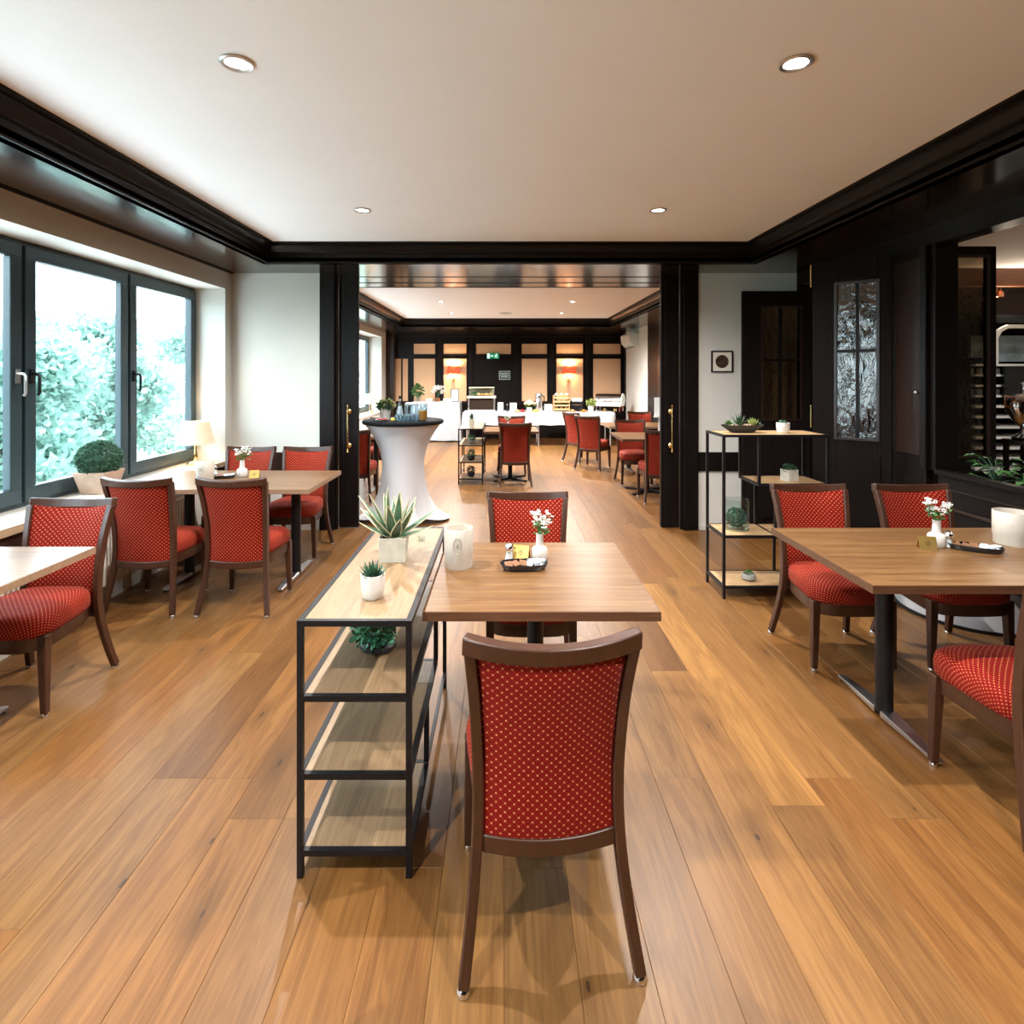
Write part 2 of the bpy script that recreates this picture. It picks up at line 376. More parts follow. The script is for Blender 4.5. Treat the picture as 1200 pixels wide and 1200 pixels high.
# crown mouldings: fascia board, step, cove
PROF = [(0, ZS), (.012, ZS), (.012, ZS + .012), (0, ZS + .02), (0, 2.665), (.018, 2.67), (.018, 2.683), (.03, 2.70), (.055, 2.722), (.07, 2.728), (.07, 2.742), (.09, 2.746), (.09, ZC + .002), (-.05, ZC + .002), (-.05, ZS)]
def crown(n, x0, x1, y0, y1):
    """mitred moulding round the rectangle of lips x0..x1, y0..y1"""
    for k in range(4):
        rs = []
        for e in (0, 1):
            ring = []
            for d, z in PROF:
                xa, xb, ya, yb = x0 + d, x1 - d, y0 + d, y1 - d
                c = [((xa, ya), (xb, ya)), ((xb, ya), (xb, yb)), ((xb, yb), (xa, yb)), ((xa, yb), (xa, ya))][k][e]
                ring.append((c[0], c[1], z))
            rs.append(ring)
        struct(MB().rings(rs).build('trim_%d' % (n + k), 'darkwood', angle=25))
crown(1, -2.17, 2.29, -2.6, 5.25)
crown(5, -2.17, 2.29, 6.70, 12.2)

# window wall of the front room with its deep reveals
wl = MB()
xa = XL - .32
wl.box(xa, XL, YBK, 5.95, 0, .68).box(xa, XL, YBK, 5.95, 2.40, 2.62)
wl.box(xa, XL, 5.61, 5.95, .68, 2.40).box(xa, XL, .25, .55, .68, 2.40).box(xa, XL, YBK, -3.0, .68, 2.40)
struct(wl.build('wall_left', 'wall', smooth=False), 'white wall with the long window on the left', 'wall')
wl = MB(); xb = XL2 - .34
wl.box(xb, XL2, 5.95, YF + .1, 0, .68).box(xb, XL2, 5.95, YF + .1, 2.45, 2.62).box(xb, XL2, 13.36, YF + .1, .68, 2.45).box(xb, XL2, 5.95, 7.3, .68, 2.45)
struct(wl.build('wall_far_left', 'wall', smooth=False), 'white window wall of the far room', 'wall')
struct(MB().box(XL - .002, XL + .010, YBK, YB, ZS - .012, ZS).build('trim_9', 'darkwood', smooth=False))
# wall behind the camera and outer shell
struct(B(XL - .3, 7.4, YBK - .15, YBK, 0, 2.9).build('wall_front', 'brownwood', smooth=False), 'dark panelled wall at the near end of the room', 'wall')

def window(n, x, y0, y1, z0, z1, count, label):
    fr = MB(); t = .07
    fr.box(x - .07, x, y0, y1, z0, z0 + t).box(x - .07, x, y0, y1, z1 - t, z1).box(x - .07, x, y0, y0 + .05, z0 + t, z1 - t).box(x - .07, x, y1 - .05, y1, z0 + t, z1 - t)
    wd = (y1 - y0) / count
    for k in range(1, count): fr.box(x - .07, x - .02, y0 + k * wd - .03, y0 + k * wd + .03, z0 + t, z1 - t)
    wo = struct(fr.build('window_%d' % n, 'anthracite', smooth=False, bevel=.004), label, 'window')
    for k in range(count):
        a, b = y0 + k * wd + .012, y0 + (k + 1) * wd - .012; c, d = z0 + .03, z1 - .03; s = .085
        m = MB()
        x1_, x0_ = x + .022, x - .03
        m.box(x0_, x1_, a, b, c, c + s + .01).box(x0_, x1_, a, b, d - s, d).box(x0_, x1_, a, a + s, c + s + .01, d - s).box(x0_, x1_, b - s, b, c + s + .01, d - s)
        sa = m.build('sash', 'anthracite', wo, smooth=False, bevel=.006)
        B(x - .012, x - .004, a + s - .01, b - s + .01, c + s, d - s + .01).build('pane', 'pane', sa, smooth=False)
        # handle on the stile that meets the neighbour
        hy = (b - s / 2) if k == 2 else (a + s / 2)
        hz = (z0 + z1) / 2 - .02
        h = MB().box(x1_, x1_ + .012, hy - .016, hy + .016, hz - .04, hz + .05)
        h.tube([(x1_ + .01, hy, hz + .02), (x1_ + .045, hy, hz + .02), (x1_ + .055, hy, hz + .005), (x1_ + .055, hy, hz - .10), (x1_ + .045, hy, hz - .115)], .009, 8)
        h.build('handle', 'steel' if k == 2 else 'blackmetal', sa)
    return wo
window(1, -3.03, .55, 5.61, .72, 2.40, 5, 'dark anthracite window of five sashes above the pale sill')
window(2, -3.03, -3.0, .25, .72, 2.40, 3, 'dark anthracite window beside the camera')
window(3, -3.16, 7.3, 13.36, .72, 2.45, 6, 'dark window of the far room behind the bar table')
for n, (x, y0, y1) in enumerate(((XL, .55, 5.61), (XL, -3.0, .25))):
    s = struct(B(x - .32, x + .03, y0, y1, .685, .72).build('sill', 'sill', smooth=False, bevel=.004), None)
    B(x + .03, x + .038, y0, y1, .675, .72).build('sill_edge', 'silledge', s, smooth=False)
struct(B(XL2 - .34, XL2 + .03, 7.3, 13.36, .685, .72).build('sill', 'sill', smooth=False, bevel=.004))
# apron board under the sill
struct(B(XL, XL + .012, YBK, 5.74, .56, .675).build('trim_10', 'brownwood', smooth=False))

# portal wall between the rooms
wb = MB().box(XL - .2, -1.84, YB, YB + .2, 0, 2.62)
struct(wb.build('wall_back_left', 'wall', smooth=False), 'white wall left of the sliding doors', 'wall')
wb = MB().box(1.95, XR + .15, YB, YB + .2, 0, 2.62)
struct(wb.build('wall_back_right', 'wall', smooth=False), 'white wall right of the sliding doors with a small picture', 'wall')
struct(B(XL, -1.84, YB - .02, YB, .59, .78).build('trim_11', 'brownwood', smooth=False, bevel=.003))
struct(B(1.95, XR, YB - .02, YB, .59, .78).build('trim_12', 'darkwood', smooth=False, bevel=.003))
struct(B(XL, -1.84, YB - .012, YB, 0, .06).build('baseboard_left', 'wall', smooth=False)); struct(B(1.95, XR, YB - .012, YB, 0, .05).build('baseboard_right', 'wall', smooth=False))
# casings
for nm, xa_, xb_ in (('trim_13', -1.84, -1.69), ('trim_14', 1.80, 1.95)):
    m = MB().box(xa_, xb_, YB - .035, YB + .24, 0, ZS)
    inner = xb_ if xa_ < 0 else xa_
    m.box(min(inner, inner - math.copysign(.02, xa_)), max(inner, inner - math.copysign(.02, xa_)), YB + .0, YB + .03, 0, ZS)
    struct(m.build(nm, 'darkwood', smooth=False, bevel=.006))
def pull_handle(par, x, y, z0, z1):
    hb = MB(); hb.tube([(x, y - .05, z0 + .03), (x, y - .05, z1 - .03)], .008, 10)
    for z, sg in ((z0, 1), (z1, -1)):
        hb.ball((x, y - .05, z), .011, 10, 6).lathe([(.006, 0), (.012, .01), (.006, .02)], (x, y - .05, z + (.008 if sg > 0 else -.028)), 10)
    h = hb.build('pull_handle', 'brass', par)
    for z in (z0 + .06, z1 - .06):
        r = MB()
        r.tube([(x, y, z), (x, y - .006, z), (x, y - .012, z), (x, y - .014, z), (x, y - .05, z)], [.027, .026, .018, .009, .008], 14)
        r.build('rosette', 'brass', h)
for n, xa_, xb_, hx in ((1, -1.672, -1.475, -1.57), (2, 1.60, 1.785, 1.70)):
    d = struct(B(xa_, xb_, YB + .06, YB + .11, .008, ZS).build('door_%d' % n, 'darkwood', smooth=False, bevel=.004),
               'dark sliding door leaf on the %s of the wide opening, brass pull handle' % ('window side' if n == 1 else 'bar side'), 'door')
    px_ = (xa_ + xb_) / 2
    B(xa_ + .04, xa_ + .045, YB + .056, YB + .06, .05, ZS - .05).build('groove', 'blackmetal', d, smooth=False)
    pull_handle(d, hx, YB + .06, .78, 1.245)
# wall end return of the thick portal in the far room
for xa_, xb_ in ((XL2, -1.84), (1.95, XR)):
    struct(B(xa_, xb_, YB + .24, YB + .30, 0, 2.62).build('trim_15', 'darkwood', smooth=False))

# ------------------------------------------------------------------ right partition: header, folding doors, windows over the planter
struct(MB().box(XR, XR + .14, YBK, 5.75, 2.45, 2.66).build('wall_right', 'darkwood', smooth=False), 'dark wooden header above the folding doors', 'wall')
struct(MB().box(XR, XR + .14, YBK, .3, 0, 2.45).build('wall_right_near', 'darkwood', smooth=False))
pc = struct(MB().box(XR, XR + .05, 3.99, 4.33, .0, 2.45).build('wall_right_panel', 'darkwood', smooth=False, bevel=.003))
B(XR - .008, XR, 4.03, 4.29, .98, 2.38).build('panel', 'brownwood', pc, smooth=False, bevel=.004)
B(XR - .006, XR, 4.03, 4.29, .12, .82).build('panel', 'darkwood', pc, smooth=False, bevel=.004)
MB().ball((XR - .02, 4.06, 1.43), .016, 10, 6).build('knob', 'steel', pc)
struct(MB().box(XR - .05, XR + .14, 3.93, 3.99, .9, 2.45).box(XR - .02, XR + .14, 3.88, 3.93, .9, 2.45).build('trim_16', 'darkwood', smooth=False, bevel=.006))
struct(B(XR, XR + .14, 4.33, 4.40, 0, 2.45).build('trim_17', 'darkwood', smooth=False)); struct(B(XR, XR + .14, 5.66, 5.75, 0, 2.45).build('trim_18', 'darkwood', smooth=False))

def glazed_leaf(name, label, w_, h, z0, g, muntins, loc, rz, hinges=()):
    """leaf standing in its local XZ plane, x 0..w; g = glass opening (x0,x1,z0,z1)"""
    m = MB(); t = .02
    m.box(0, g[0], -t, t, z0, h).box(g[1], w_, -t, t, z0, h).box(g[0], g[1], -t, t, z0, g[2]).box(g[0], g[1], -t, t, g[3], h)
    o = m.build(name, 'doorwood', None, smooth=False, bevel=.004); struct(o, label, 'door' if name.startswith('door') else 'window')
    o.location = loc; o.rotation_euler = (0, 0, rz)
    bead = MB()
    for s in (-1,):
        a, b = g[0] - .012, g[1] + .012
        bead.box(a, g[0] + .006, s * t - .008, s * t, g[2] - .012, g[3] + .012).box(g[1] - .006, b, s * t - .008, s * t, g[2] - .012, g[3] + .012)
        bead.box(g[0] + .006, g[1] - .006, s * t - .008, s * t, g[2] - .012, g[2] + .006).box(g[0] + .006, g[1] - .006, s * t - .008, s * t, g[3] - .006, g[3] + .012)
    bead.build('glazing_bead', 'brownwood', o, smooth=False)
    xs = [g[0]] + muntins[0] + [g[1]]; zs = [g[2]] + muntins[1] + [g[3]]
    for i in range(len(xs) - 1):
        for j in range(len(zs) - 1):
            B(xs[i], xs[i + 1], -.003, .003, zs[j], zs[j + 1]).build('pane', 'obscure', o, smooth=False)
    for x in muntins[0]: B(x - .012, x + .012, -.016, .016, g[2], g[3]).build('muntin', 'darkwood', o, smooth=False)
    for z in muntins[1]:
        for i in range(len(xs) - 1): B(xs[i] + .012, xs[i + 1] - .012, -.014, .014, z - .012, z + .012).build('muntin', 'darkwood', o, smooth=False)
    if z0 < .2:
        B(g[0] - .02, g[1] + .02, -t - .008, -t, .16, g[2] - .12).build('panel', 'doorwood', o, smooth=False, bevel=.006)
    for hz in hinges:
        MB().tube([(-.008, -.024, hz - .09), (-.008, -.024, hz + .09)], .008, 8).build('hinge', 'brass', o)
    return o
# leaf A against the portal wall
glazed_leaf('door_3', 'dark door leaf with four textured panes beside the small picture', .66, 2.375, .01, (.19, .565, 1.12, 2.22), ([.375], [1.70]), (2.335, 5.60, 0), 0)
# leaf B nearer, turned into the room
aB = math.atan2(4.29 - 4.62, 2.92 - 2.50)
glazed_leaf('door_4', 'dark folding door leaf with brass hinges and textured panes behind the red chairs', .53, 2.46, .01, (.165, .44, 1.06, 2.27), ([.31], [1.74]), (2.50, 4.62, 0), aB, hinges=(2.35, 1.22))
# casement E, swung out over the planter
glazed_leaf('window_4', 'open dark casement with obscured glass above the planter', .385, 2.43, .93, (.055, .325, 1.0, 2.36), ([], [1.66]), (XR + .02, 3.91, 0), 0)

# planter box with its curved white plinth
pl = thing('planter', 'dark panelled planter trough under the casement, trailing plants on top', 'planter', (XR, 0, 0))
m = MB().box(0, .03, .3, 3.88, .30, .90).box(.30, .33, .3, 3.88, .30, .90).box(.03, .30, .3, 3.88, .30, .36).box(.03, .30, 3.85, 3.88, .36, .90)
m.build('trough', 'darkwood', pl, smooth=False)
B(-.03, .04, .3, 3.88, .88, .915).build('ledge', 'darkwood', pl, smooth=False, bevel=.006)
B(-.015, 0, .3, 3.88, .66, .68).build('moulding', 'brownwood', pl, smooth=False, bevel=.004)
B(-.012, 0, .3, 3.88, .79, .80).build('moulding', 'brownwood', pl, smooth=False, bevel=.003)
B(.03, .30, .3, 3.85, .82, .85).build('soil', 'soil', pl, smooth=False)
def arc(r, c, a0, a1, n): return [(c[0] + r * math.cos(a0 + (a1 - a0) * k / n), c[1] + r * math.sin(a0 + (a1 - a0) * k / n)) for k in range(n + 1)]
MB().prism(arc(.40, (.12, 3.78), R(150), R(360), 20), 'z', .02, .30).build('plinth', 'stretch', pl)
MB().prism(arc(.408, (.12, 3.78), R(150), R(360), 20), 'z', .0, .02).build('plinth_edge', 'blackmetal', pl)
MB().box(.05, .30, .4, 3.3, 0, .30).build('base', 'darkwood', pl, smooth=False)
for k in range(9):
    yk = 3.62 - k * .28 + random.uniform(-.05, .05)
    t = tag(bpy.data.objects.new('trailing_plant', None), 'green leafy plant growing in the dark planter trough', 'plant', 'plants in the dark planter trough'); COL.objects.link(t)
    t.location = (XR + .15, yk, .85)
    lf = MB(); stm = MB()
    for q in range(26):
        az = random.uniform(0, 6.28); rr = random.uniform(.02, .13); z = random.uniform(.03, .20)
        c = (rr * math.cos(az) * .85, rr * math.sin(az), z)
        stm.tube([(0, 0, 0), (c[0] * .4, c[1] * .4, z * .7), c], .0025, 4)
        lf.card(c, (math.cos(az), math.sin(az), random.uniform(-.5, .4)), .05, .075, (0, 0, 1))
    stm.build('stems', 'leafdark', t); stuff(lf.build('leaves', 'leaf', t))

# ------------------------------------------------------------------ end wall of the far room
SF = YF / F
def fx(px): return (px - 590) * SF
def fz(py): return 1.55 - (py - 440) * SF
we = struct(B(XL2 - .1, XR + .1, YF, YF + .1, 0, 2.62).build('wall_end', 'darkwood', smooth=False), 'dark panelled end wall with apricot fabric fields', 'wall')
cols = [(485, 510), (520, 546.6), (558, 598.7), (611.5, 641), (652, 683), (695, 727)]
for i, (a, b) in enumerate(cols):
    B(fx(a), fx(b), YF - .012, YF, fz(415), fz(403)).build('panel', 'panelfabric', we, smooth=False)
    if i != 2: B(fx(a), fx(b), YF - .012, YF, fz(470), fz(420.5)).build('panel', 'panelfabric', we, smooth=False)
    for q, (c, d) in enumerate(((fz(415), fz(403)), (fz(470), fz(420.5)))):
        if i == 2 and q: continue
        m = MB(); e = .03
        for u0, u1, v0, v1 in ((fx(a) - e, fx(a), c - e, d + e), (fx(b), fx(b) + e, c - e, d + e), (fx(a), fx(b), c - e, c), (fx(a), fx(b), d, d + e)):
            m.box(u0, u1, YF - .02, YF, v0, v1)
        m.build('panel_frame', 'darkwood', we, smooth=False)
for a, b in ((463.5, 470), (472, 478)):
    B(fx(a), fx(b), YF - .012, YF, fz(470), fz(420.5)).build('panel', 'panelfabric', we, smooth=False)
for px_ in (515, 552, 605, 646.5, 689):
    B(fx(px_) - .05, fx(px_) + .05, YF - .03, YF, .9, ZS - .08).build('stile', 'darkwood', we, smooth=False, bevel=.006)
B(XL2, XR, YF - .04, YF, .80, .90).build('rail', 'darkwood', we, smooth=False, bevel=.006); B(XL2, XR, YF - .03, YF, ZS - .08, ZS).build('rail', 'darkwood', we, smooth=False, bevel=.006)
struct(B(XL2, -2.66, YF - .25, YF, 0, ZS).build('pillar', 'brownwood', smooth=False))
d5 = struct(B(fx(558), fx(598), YF - .03, YF - .005, 0, fz(421)).build('door_5', 'darkwood', smooth=False, bevel=.005), 'dark emergency door in the end wall below the exit sign', 'door')
B(fx(562), fx(594), YF - .038, YF - .03, 1.15, fz(426)).build('panel', 'darkwood', d5, smooth=False, bevel=.006); B(fx(562), fx(594), YF - .038, YF - .03, .15, 1.0).build('panel', 'darkwood', d5, smooth=False, bevel=.006)
B(fx(561), fx(562.2), YF - .08, YF - .03, .98, 1.12).build('door_handle', 'brass', d5, smooth=False, bevel=.004)
# exit sign
es = thing('exit_sign', 'green lit emergency exit sign above the dark door', 'sign', (fx(577.8), YF - .03, fz(417.2)))
W2, H2 = .152, .068
B(-W2, W2, -.03, 0, -H2, H2).build('housing', 'exitgreen', es, smooth=False)
q = MB(); y_ = -.032
q.box(-W2 + .008, -W2 + .075, y_, -.03, -H2 + .006, H2 - .006)                                              # doorway
q.box(-.025, .012, y_, -.03, -.010, .010).prism([(-.025, -.03), (-.025, .03), (-.06, 0)], 'y', y_, -.03)      # arrow
q.lathe([(.014, 0), (.0139, .002)], (0, 0, 0), 12)
for i in range(len(q.v) - 24, len(q.v)): x_, yy, zz = q.v[i]; q.v[i] = (x_ + .085, y_ + zz, yy + .042)
q.cbox((.075, -.031, .012), (.026, .002, .05), ry=R(18)).cbox((.055, -.031, -.028), (.014, .002, .05), ry=R(45)).cbox((.095, -.031, -.03), (.014, .002, .055), ry=R(-35)).cbox((.10, -.031, .015), (.045, .002, .010), ry=R(25)).cbox((.05, -.031, .018), (.04, .002, .010), ry=R(-20))
q.build('pictogram', 'exitwhite', es, smooth=False)
ds = thing('door_sign', 'small framed notice with three lines on the dark door', 'sign', (fx(591.3), YF - .04, fz(439.8)))
B(-.135, .135, -.008, 0, -.105, .105).build('plate', 'signdark', ds, smooth=False)
m = MB().box(-.135, .135, -.011, -.008, .093, .105).box(-.135, .135, -.011, -.008, -.105, -.093).box(-.135, -.123, -.011, -.008, -.093, .093).box(.123, .135, -.011, -.008, -.093, .093)
m.build('border', 'signwhite', ds, smooth=False)
m = MB()
for z, w_ in ((.05, .10), (.005, .105), (-.04, .09)):
    x = -w_
    rr = random.Random(int(z * 1000) + 5)
    while x < w_:
        l = rr.uniform(.012, .028); m.box(x, min(w_, x + l), -.010, -.008, z - .011, z + .011); x += l + .004
stuff(m.build('print', 'signwhite', ds, smooth=False))

# right wall of the far room
wr = MB().box(XR, XR + .1, YB + .2, 11.7, 0, 2.62)
struct(wr.build('wall_far_right', 'darkwood', smooth=False), 'dark panelled wall of the far room', 'wall')
struct(B(XR, XR + .1, 11.7, 13.75, 0, 2.62).build('wall_far_right_white', 'wall', smooth=False)); struct(B(XR, XR + .1, 13.75, YF, 0, 2.62).build('wall_far_right_corner', 'darkwood', smooth=False))
for yy in (7.2, 8.4, 9.6, 10.8):
    struct(B(XR - .02, XR, yy - .06, yy + .06, 0, ZS).build('trim_19', 'brownwood', smooth=False, bevel=.005))
# bar room shell
struct(B(7.2, 7.35, YBK, 6.7, 0, 2.9).build('wall_bar_right', 'wall', smooth=False)); struct(B(XR + .1, 7.35, 6.5, 6.65, 0, 2.9).build('wall_bar_back', 'brownwood', smooth=False))

# ------------------------------------------------------------------ chairs
def lerp_tab(tab, z):
    for (z0, a), (z1, b) in zip(tab, tab[1:]):
        if z <= z1: t = (z - z0) / (z1 - z0); return a + (b - a) * t
    return tab[-1][1]
def spline(tab, n):
    """Catmull-Rom through rows of numbers"""
    out = []
    for i in range(len(tab) - 1):
        p0, p1, p2, p3 = tab[max(i - 1, 0)], tab[i], tab[i + 1], tab[min(i + 2, len(tab) - 1)]
        for k in range(n):
            t = k / n
            out.append(tuple(.5 * (2 * b + (c - a) * t + (2 * a - 5 * b + 4 * c - d) * t * t + (3 * b - a - 3 * c + d) * t ** 3) for a, b, c, d in zip(p0, p1, p2, p3)))
    out.append(tab[-1]); return out
STILE = spline([(.014, .226, -.240), (.16, .206, -.200), (.33, .190, -.168), (.50, .188, -.163), (.70, .197, -.190), (.862, .2115, -.233)], 4)
YT = [(z, y) for z, x, y in STILE]; XT = [(z, x) for z, x, y in STILE]
def bow(z): return .022 + .03 * max(0, min(1, (z - .33) / .55))
def make_chair():
    t = thing('dining_chair', '', 'chair', group='red upholstered dining chairs')
    for s in (-1, 1):
        l = MB().sweep([(s * x, y, z) for z, x, y in STILE], [(.029, .040 if z > .3 else .032 + .02 * z) for z, x, y in STILE]).build('rear_leg', 'chairwood', t, bevel=.004)
        MB().lathe([(.017, 0), (.019, .004), (.017, .013), (.012, .02)], (s * .226, -.240, 0), 12).build('glide', 'chrome', l)
        l = MB().sweep([(s * .207, .202, .016), (s * .203, .200, .16), (s * .198, .196, .37)], [(.028, .028), (.034, .034), (.042, .042)]).build('front_leg', 'chairwood', t, bevel=.004)
        MB().lathe([(.014, 0), (.016, .004), (.014, .013), (.010, .022)], (s * .207, .202, 0), 12).build('glide', 'chrome', l)
    # top rail, hollow towards the sitter and dished along its top edge
    pts = []; n = 14
    for k in range(n + 1):
        x = -.225 + .450 * k / n; u = x / .225
        pts.append((x, -.236 - .050 * (1 - u * u), .876 - .014 * (1 - u * u)))
    MB().sweep(pts, [(.046 + .004 * (abs(2 * k / n - 1)) ** 3, .032) for k in range(n + 1)], side=(0, -.16, 1)).build('top_rail', 'chairwood', t, bevel=.005)
    pts = []
    for k in range(n + 1):
        x = -.182 + .364 * k / n; u = x / .182; pts.append((x, -.166 - .024 * (1 - u * u), .325 - .008 * (1 - u * u)))
    MB().sweep(pts, (.046, .026), side=(0, 0, 1)).build('back_rail', 'chairwood', t, bevel=.004)
    # padded back
    nu, nv = 12, 12; fr, bk = [], []
    for j in range(nv + 1):
        v = j / nv; z = .335 + v * .53
        for i in range(nu + 1):
            u = -1 + 2 * i / nu; wx = lerp_tab(XT, z) - .012
            zz = z - (.012 * (1 - u * u)) * v
            yc = lerp_tab(YT, z) - bow(z) * (1 - u * u)
            e = max(0, 1 - u ** 6) * max(0, 1 - (2 * v - 1) ** 8)
            fr.append((u * wx, yc + .007 + .018 * e, zz)); bk.append((u * wx, yc - .006 - .010 * e, zz))
    m = MB(); N = nu + 1
    fs = [];
    for j in range(nv):
        for i in range(nu):
            a = j * N + i; fs.append((a + 1, a, a + N, a + N + 1))
    L = len(fr)
    fs2 = [tuple(reversed([q + L for q in f])) for f in fs]
    edge = [i for i in range(N)] + [j * N + nu for j in range(1, N)] + [nv * N + i for i in range(nu - 1, -1, -1)] + [j * N for j in range(nv - 1, 0, -1)]
    side = [(edge[i], edge[(i + 1) % len(edge)], edge[(i + 1) % len(edge)] + L, edge[i] + L) for i in range(len(edge))]
    m.add(fr + bk, fs + fs2 + side); m.build('backrest', 'fabric_back', t, angle=60)
    # seat frame and cushion
    def outline(k, dy=0):
        pts = []
        for i in range(36):
            a = 2 * math.pi * i / 36; c, s_ = math.cos(a), math.sin(a); p = 5.0
            r = (abs(c) ** p + abs(s_) ** p) ** (-1 / p); u, v = r * c, r * s_
            wx = .226 - .028 * (1 - v) / 2 * 1.4
            pts.append((u * wx * k, (.038 + v * .208 + (.018 * (1 - u * u) if v > 0 else 0)) * 1 - (1 - k) * v * .208, 0))
        return pts
    fr_ = [[(x, y, z) for x, y, _ in outline(k)] for k, z in ((.95, .305), (.96, .31), (.96, .365), (.94, .368))]
    MB().rings(fr_).build('seat_frame', 'chairwood', t, angle=50)
    cu = [[(x, y, z) for x, y, _ in outline(k)] for k, z in ((.955, .365), (.99, .375), (1.0, .395), (1.0, .425), (.975, .447), (.90, .463), (.75, .472), (.5, .478), (.2, .480))]
    st_ = MB().rings(cu).build('seat', 'fabric_seat', t, angle=60)
    uvl = st_.data.uv_layers.new(name='cloth')
    for lp in st_.data.loops:
        x, y, z = st_.data.vertices[lp.vertex_index].co; drop = max(0, .478 - z); yy = y - .038
        L_ = max(1e-4, math.hypot(x, yy)); q = 1.3 * drop
        uvl.data[lp.index].uv = (x + x / L_ * q, yy + yy / L_ * q)
    return t
chair0 = make_chair()
CH = [
    (.107, 1.690, 4.3, 'red patterned chair nearest the camera, its back toward us at the square table'),
    (.135, 2.97, 180, 'red chair behind the square table, facing the camera across it'),
    (-1.74, 3.90, 0, 'red chair with its back to us at the aisle end of the window table'),
    (-2.345, 3.90, 0, 'red chair with its back to us next to the radiator and boxwood pot'),
    (-2.32, 5.02, 180, 'red chair behind the window table, beside the lit lamp'),
    (-1.80, 5.02, 180, 'red chair behind the window table, beside the sliding door'),
    (-2.29, 2.80, 180, 'red chair at the left picture edge, pulled up to the white-shining table corner'),
    (1.835, 3.20, 180, 'red chair in front of the tall metal shelf, at the right-hand table'),
    (2.45, 3.20, 180, 'red chair behind the right-hand table, in front of the planter wall'),
    (1.915, 2.07, 0, 'red chair cut off by the right picture edge, seat toward the table'),
    (.165, 8.17, 0, 'red chair in the far room with its back to us, right of the small shelf'),
    (.13, 9.05, 180, 'red chair facing us in the far room, behind the small table and flower vase'),
    (1.93, 7.12, 0, 'red chair half hidden by the right sliding door, back toward us'),
    (1.87, 8.22, 180, 'red chair facing us behind the small table by the right sliding door'),
    (1.50, 9.55, -34, 'red chair turned sideways in the far room, nearer of two beside the buffet'),
    (1.40, 10.34, -56, 'red chair turned sideways in the far room, farther one close to the white buffet cloth'),
    (2.48, 10.16, 180, 'red chair facing us in the far room, below the white wall with the air conditioner'),
    (-1.83, 7.14, 0, 'red chair with its back to us between left sliding door and bar table'),
    (-1.85, 8.66, 180, 'red chair facing us in the far room, mostly hidden behind the bar table'),
]
for k, (x, y, a, lab) in enumerate(CH):
    if k == 0: chair0.location = (x, y, 0); chair0.rotation_euler = (0, 0, R(a)); chair0['label'] = lab
    else: dup(chair0, (x, y, 0), R(a), lab)

# ------------------------------------------------------------------ tables
def square_table(label, loc, w_=.80, d=.80, edge='edgedark'):
    t = thing('dining_table', label, 'table', loc)
    B(-w_ / 2, w_ / 2, -d / 2, d / 2, .722, .75).build('tabletop', 'tabletop', t, smooth=False)
    e = .004; m = MB()
    m.box(-w_ / 2 - e, w_ / 2 + e, -d / 2 - e, -d / 2, .718, .749).box(-w_ / 2 - e, w_ / 2 + e, d / 2, d / 2 + e, .718, .749).box(-w_ / 2 - e, -w_ / 2, -d / 2, d / 2, .718, .749).box(w_ / 2, w_ / 2 + e, -d / 2, d / 2, .718, .749)
    m.build('edge_band', edge, t, smooth=False)
    MB().lathe([(.033, .035), (.033, .70)], seg=20).build('column', 'blackmetal', t)
    B(-.17, .17, -.17, .17, .70, .722).build('top_plate', 'blackmetal', t, smooth=False)
    for k in range(4):
        a = k * math.pi / 2 + math.pi / 4
        f = MB().sweep([(.02 * math.cos(a), .02 * math.sin(a), .028), (.33 * math.cos(a), .33 * math.sin(a), .016)], [(.06, .03), (.045, .016)], side=(-math.sin(a), math.cos(a), 0)).build('foot', 'blackmetal', t, smooth=False, bevel=.003)
        MB().lathe([(.016, 0), (.016, .009)], (.31 * math.cos(a), .31 * math.sin(a), 0), 10).build('foot_pad', 'blackplastic', f)
    return t
def long_table(label, x0, x1, y0, y1, edge, columns, foot=.33):
    cx, cy = (x0 + x1) / 2, (y0 + y1) / 2; w_, d = x1 - x0, y1 - y0
    t = thing('dining_table', label, 'table', (cx, cy, 0))
    B(-w_ / 2, w_ / 2, -d / 2, d / 2, .722, .75).build('tabletop', 'tabletop', t, smooth=False)
    e = .004; m = MB()
    m.box(-w_ / 2 - e, w_ / 2 + e, -d / 2 - e, -d / 2, .718, .749).box(-w_ / 2 - e, w_ / 2 + e, d / 2, d / 2 + e, .718, .749).box(-w_ / 2 - e, -w_ / 2, -d / 2, d / 2, .718, .749).box(w_ / 2, w_ / 2 + e, -d / 2, d / 2, .718, .749)
    m.build('edge_band', edge, t, smooth=False)
    xs = [c - cx for c in columns]
    for x in xs:
        MB().lathe([(.036, .03), (.036, .722)], (x, 0, 0), 20).build('column', 'blackmetal', t)
        for s in (-1, 1):
            f = MB().sweep([(x, s * .02, .030), (x, s * foot, .018)], [(.07, .028), (.034, .014)], side=(1, 0, 0)).build('foot', 'steel', t, smooth=False, bevel=.003)
            MB().lathe([(.015, 0), (.015, .012)], (x, s * (foot - .02), 0), 10).build('foot_pad', 'blackplastic', f)
    if len(xs) > 1: B(min(xs) - .1, max(xs) + .1, -.03, .03, .64, .718).build('support_beam', 'blackmetal', t, smooth=False)
    else: B(-.2, .2, -.03, .03, .69, .718).build('support_beam', 'blackmetal', t, smooth=False)
    return t
square_table('square wooden table in the middle with striped grain, beside the black shelf', (.130, 2.338, 0))
long_table('wooden table on the right before the planter, gold tent sign on top', 1.41, 2.86, 2.18, 3.00, 'edgedark', (1.725, 2.55))
long_table('wooden table under the window lamp with four red chairs', -2.70, -1.37, 4.01, 4.81, 'edgelight', (-2.42, -1.60))
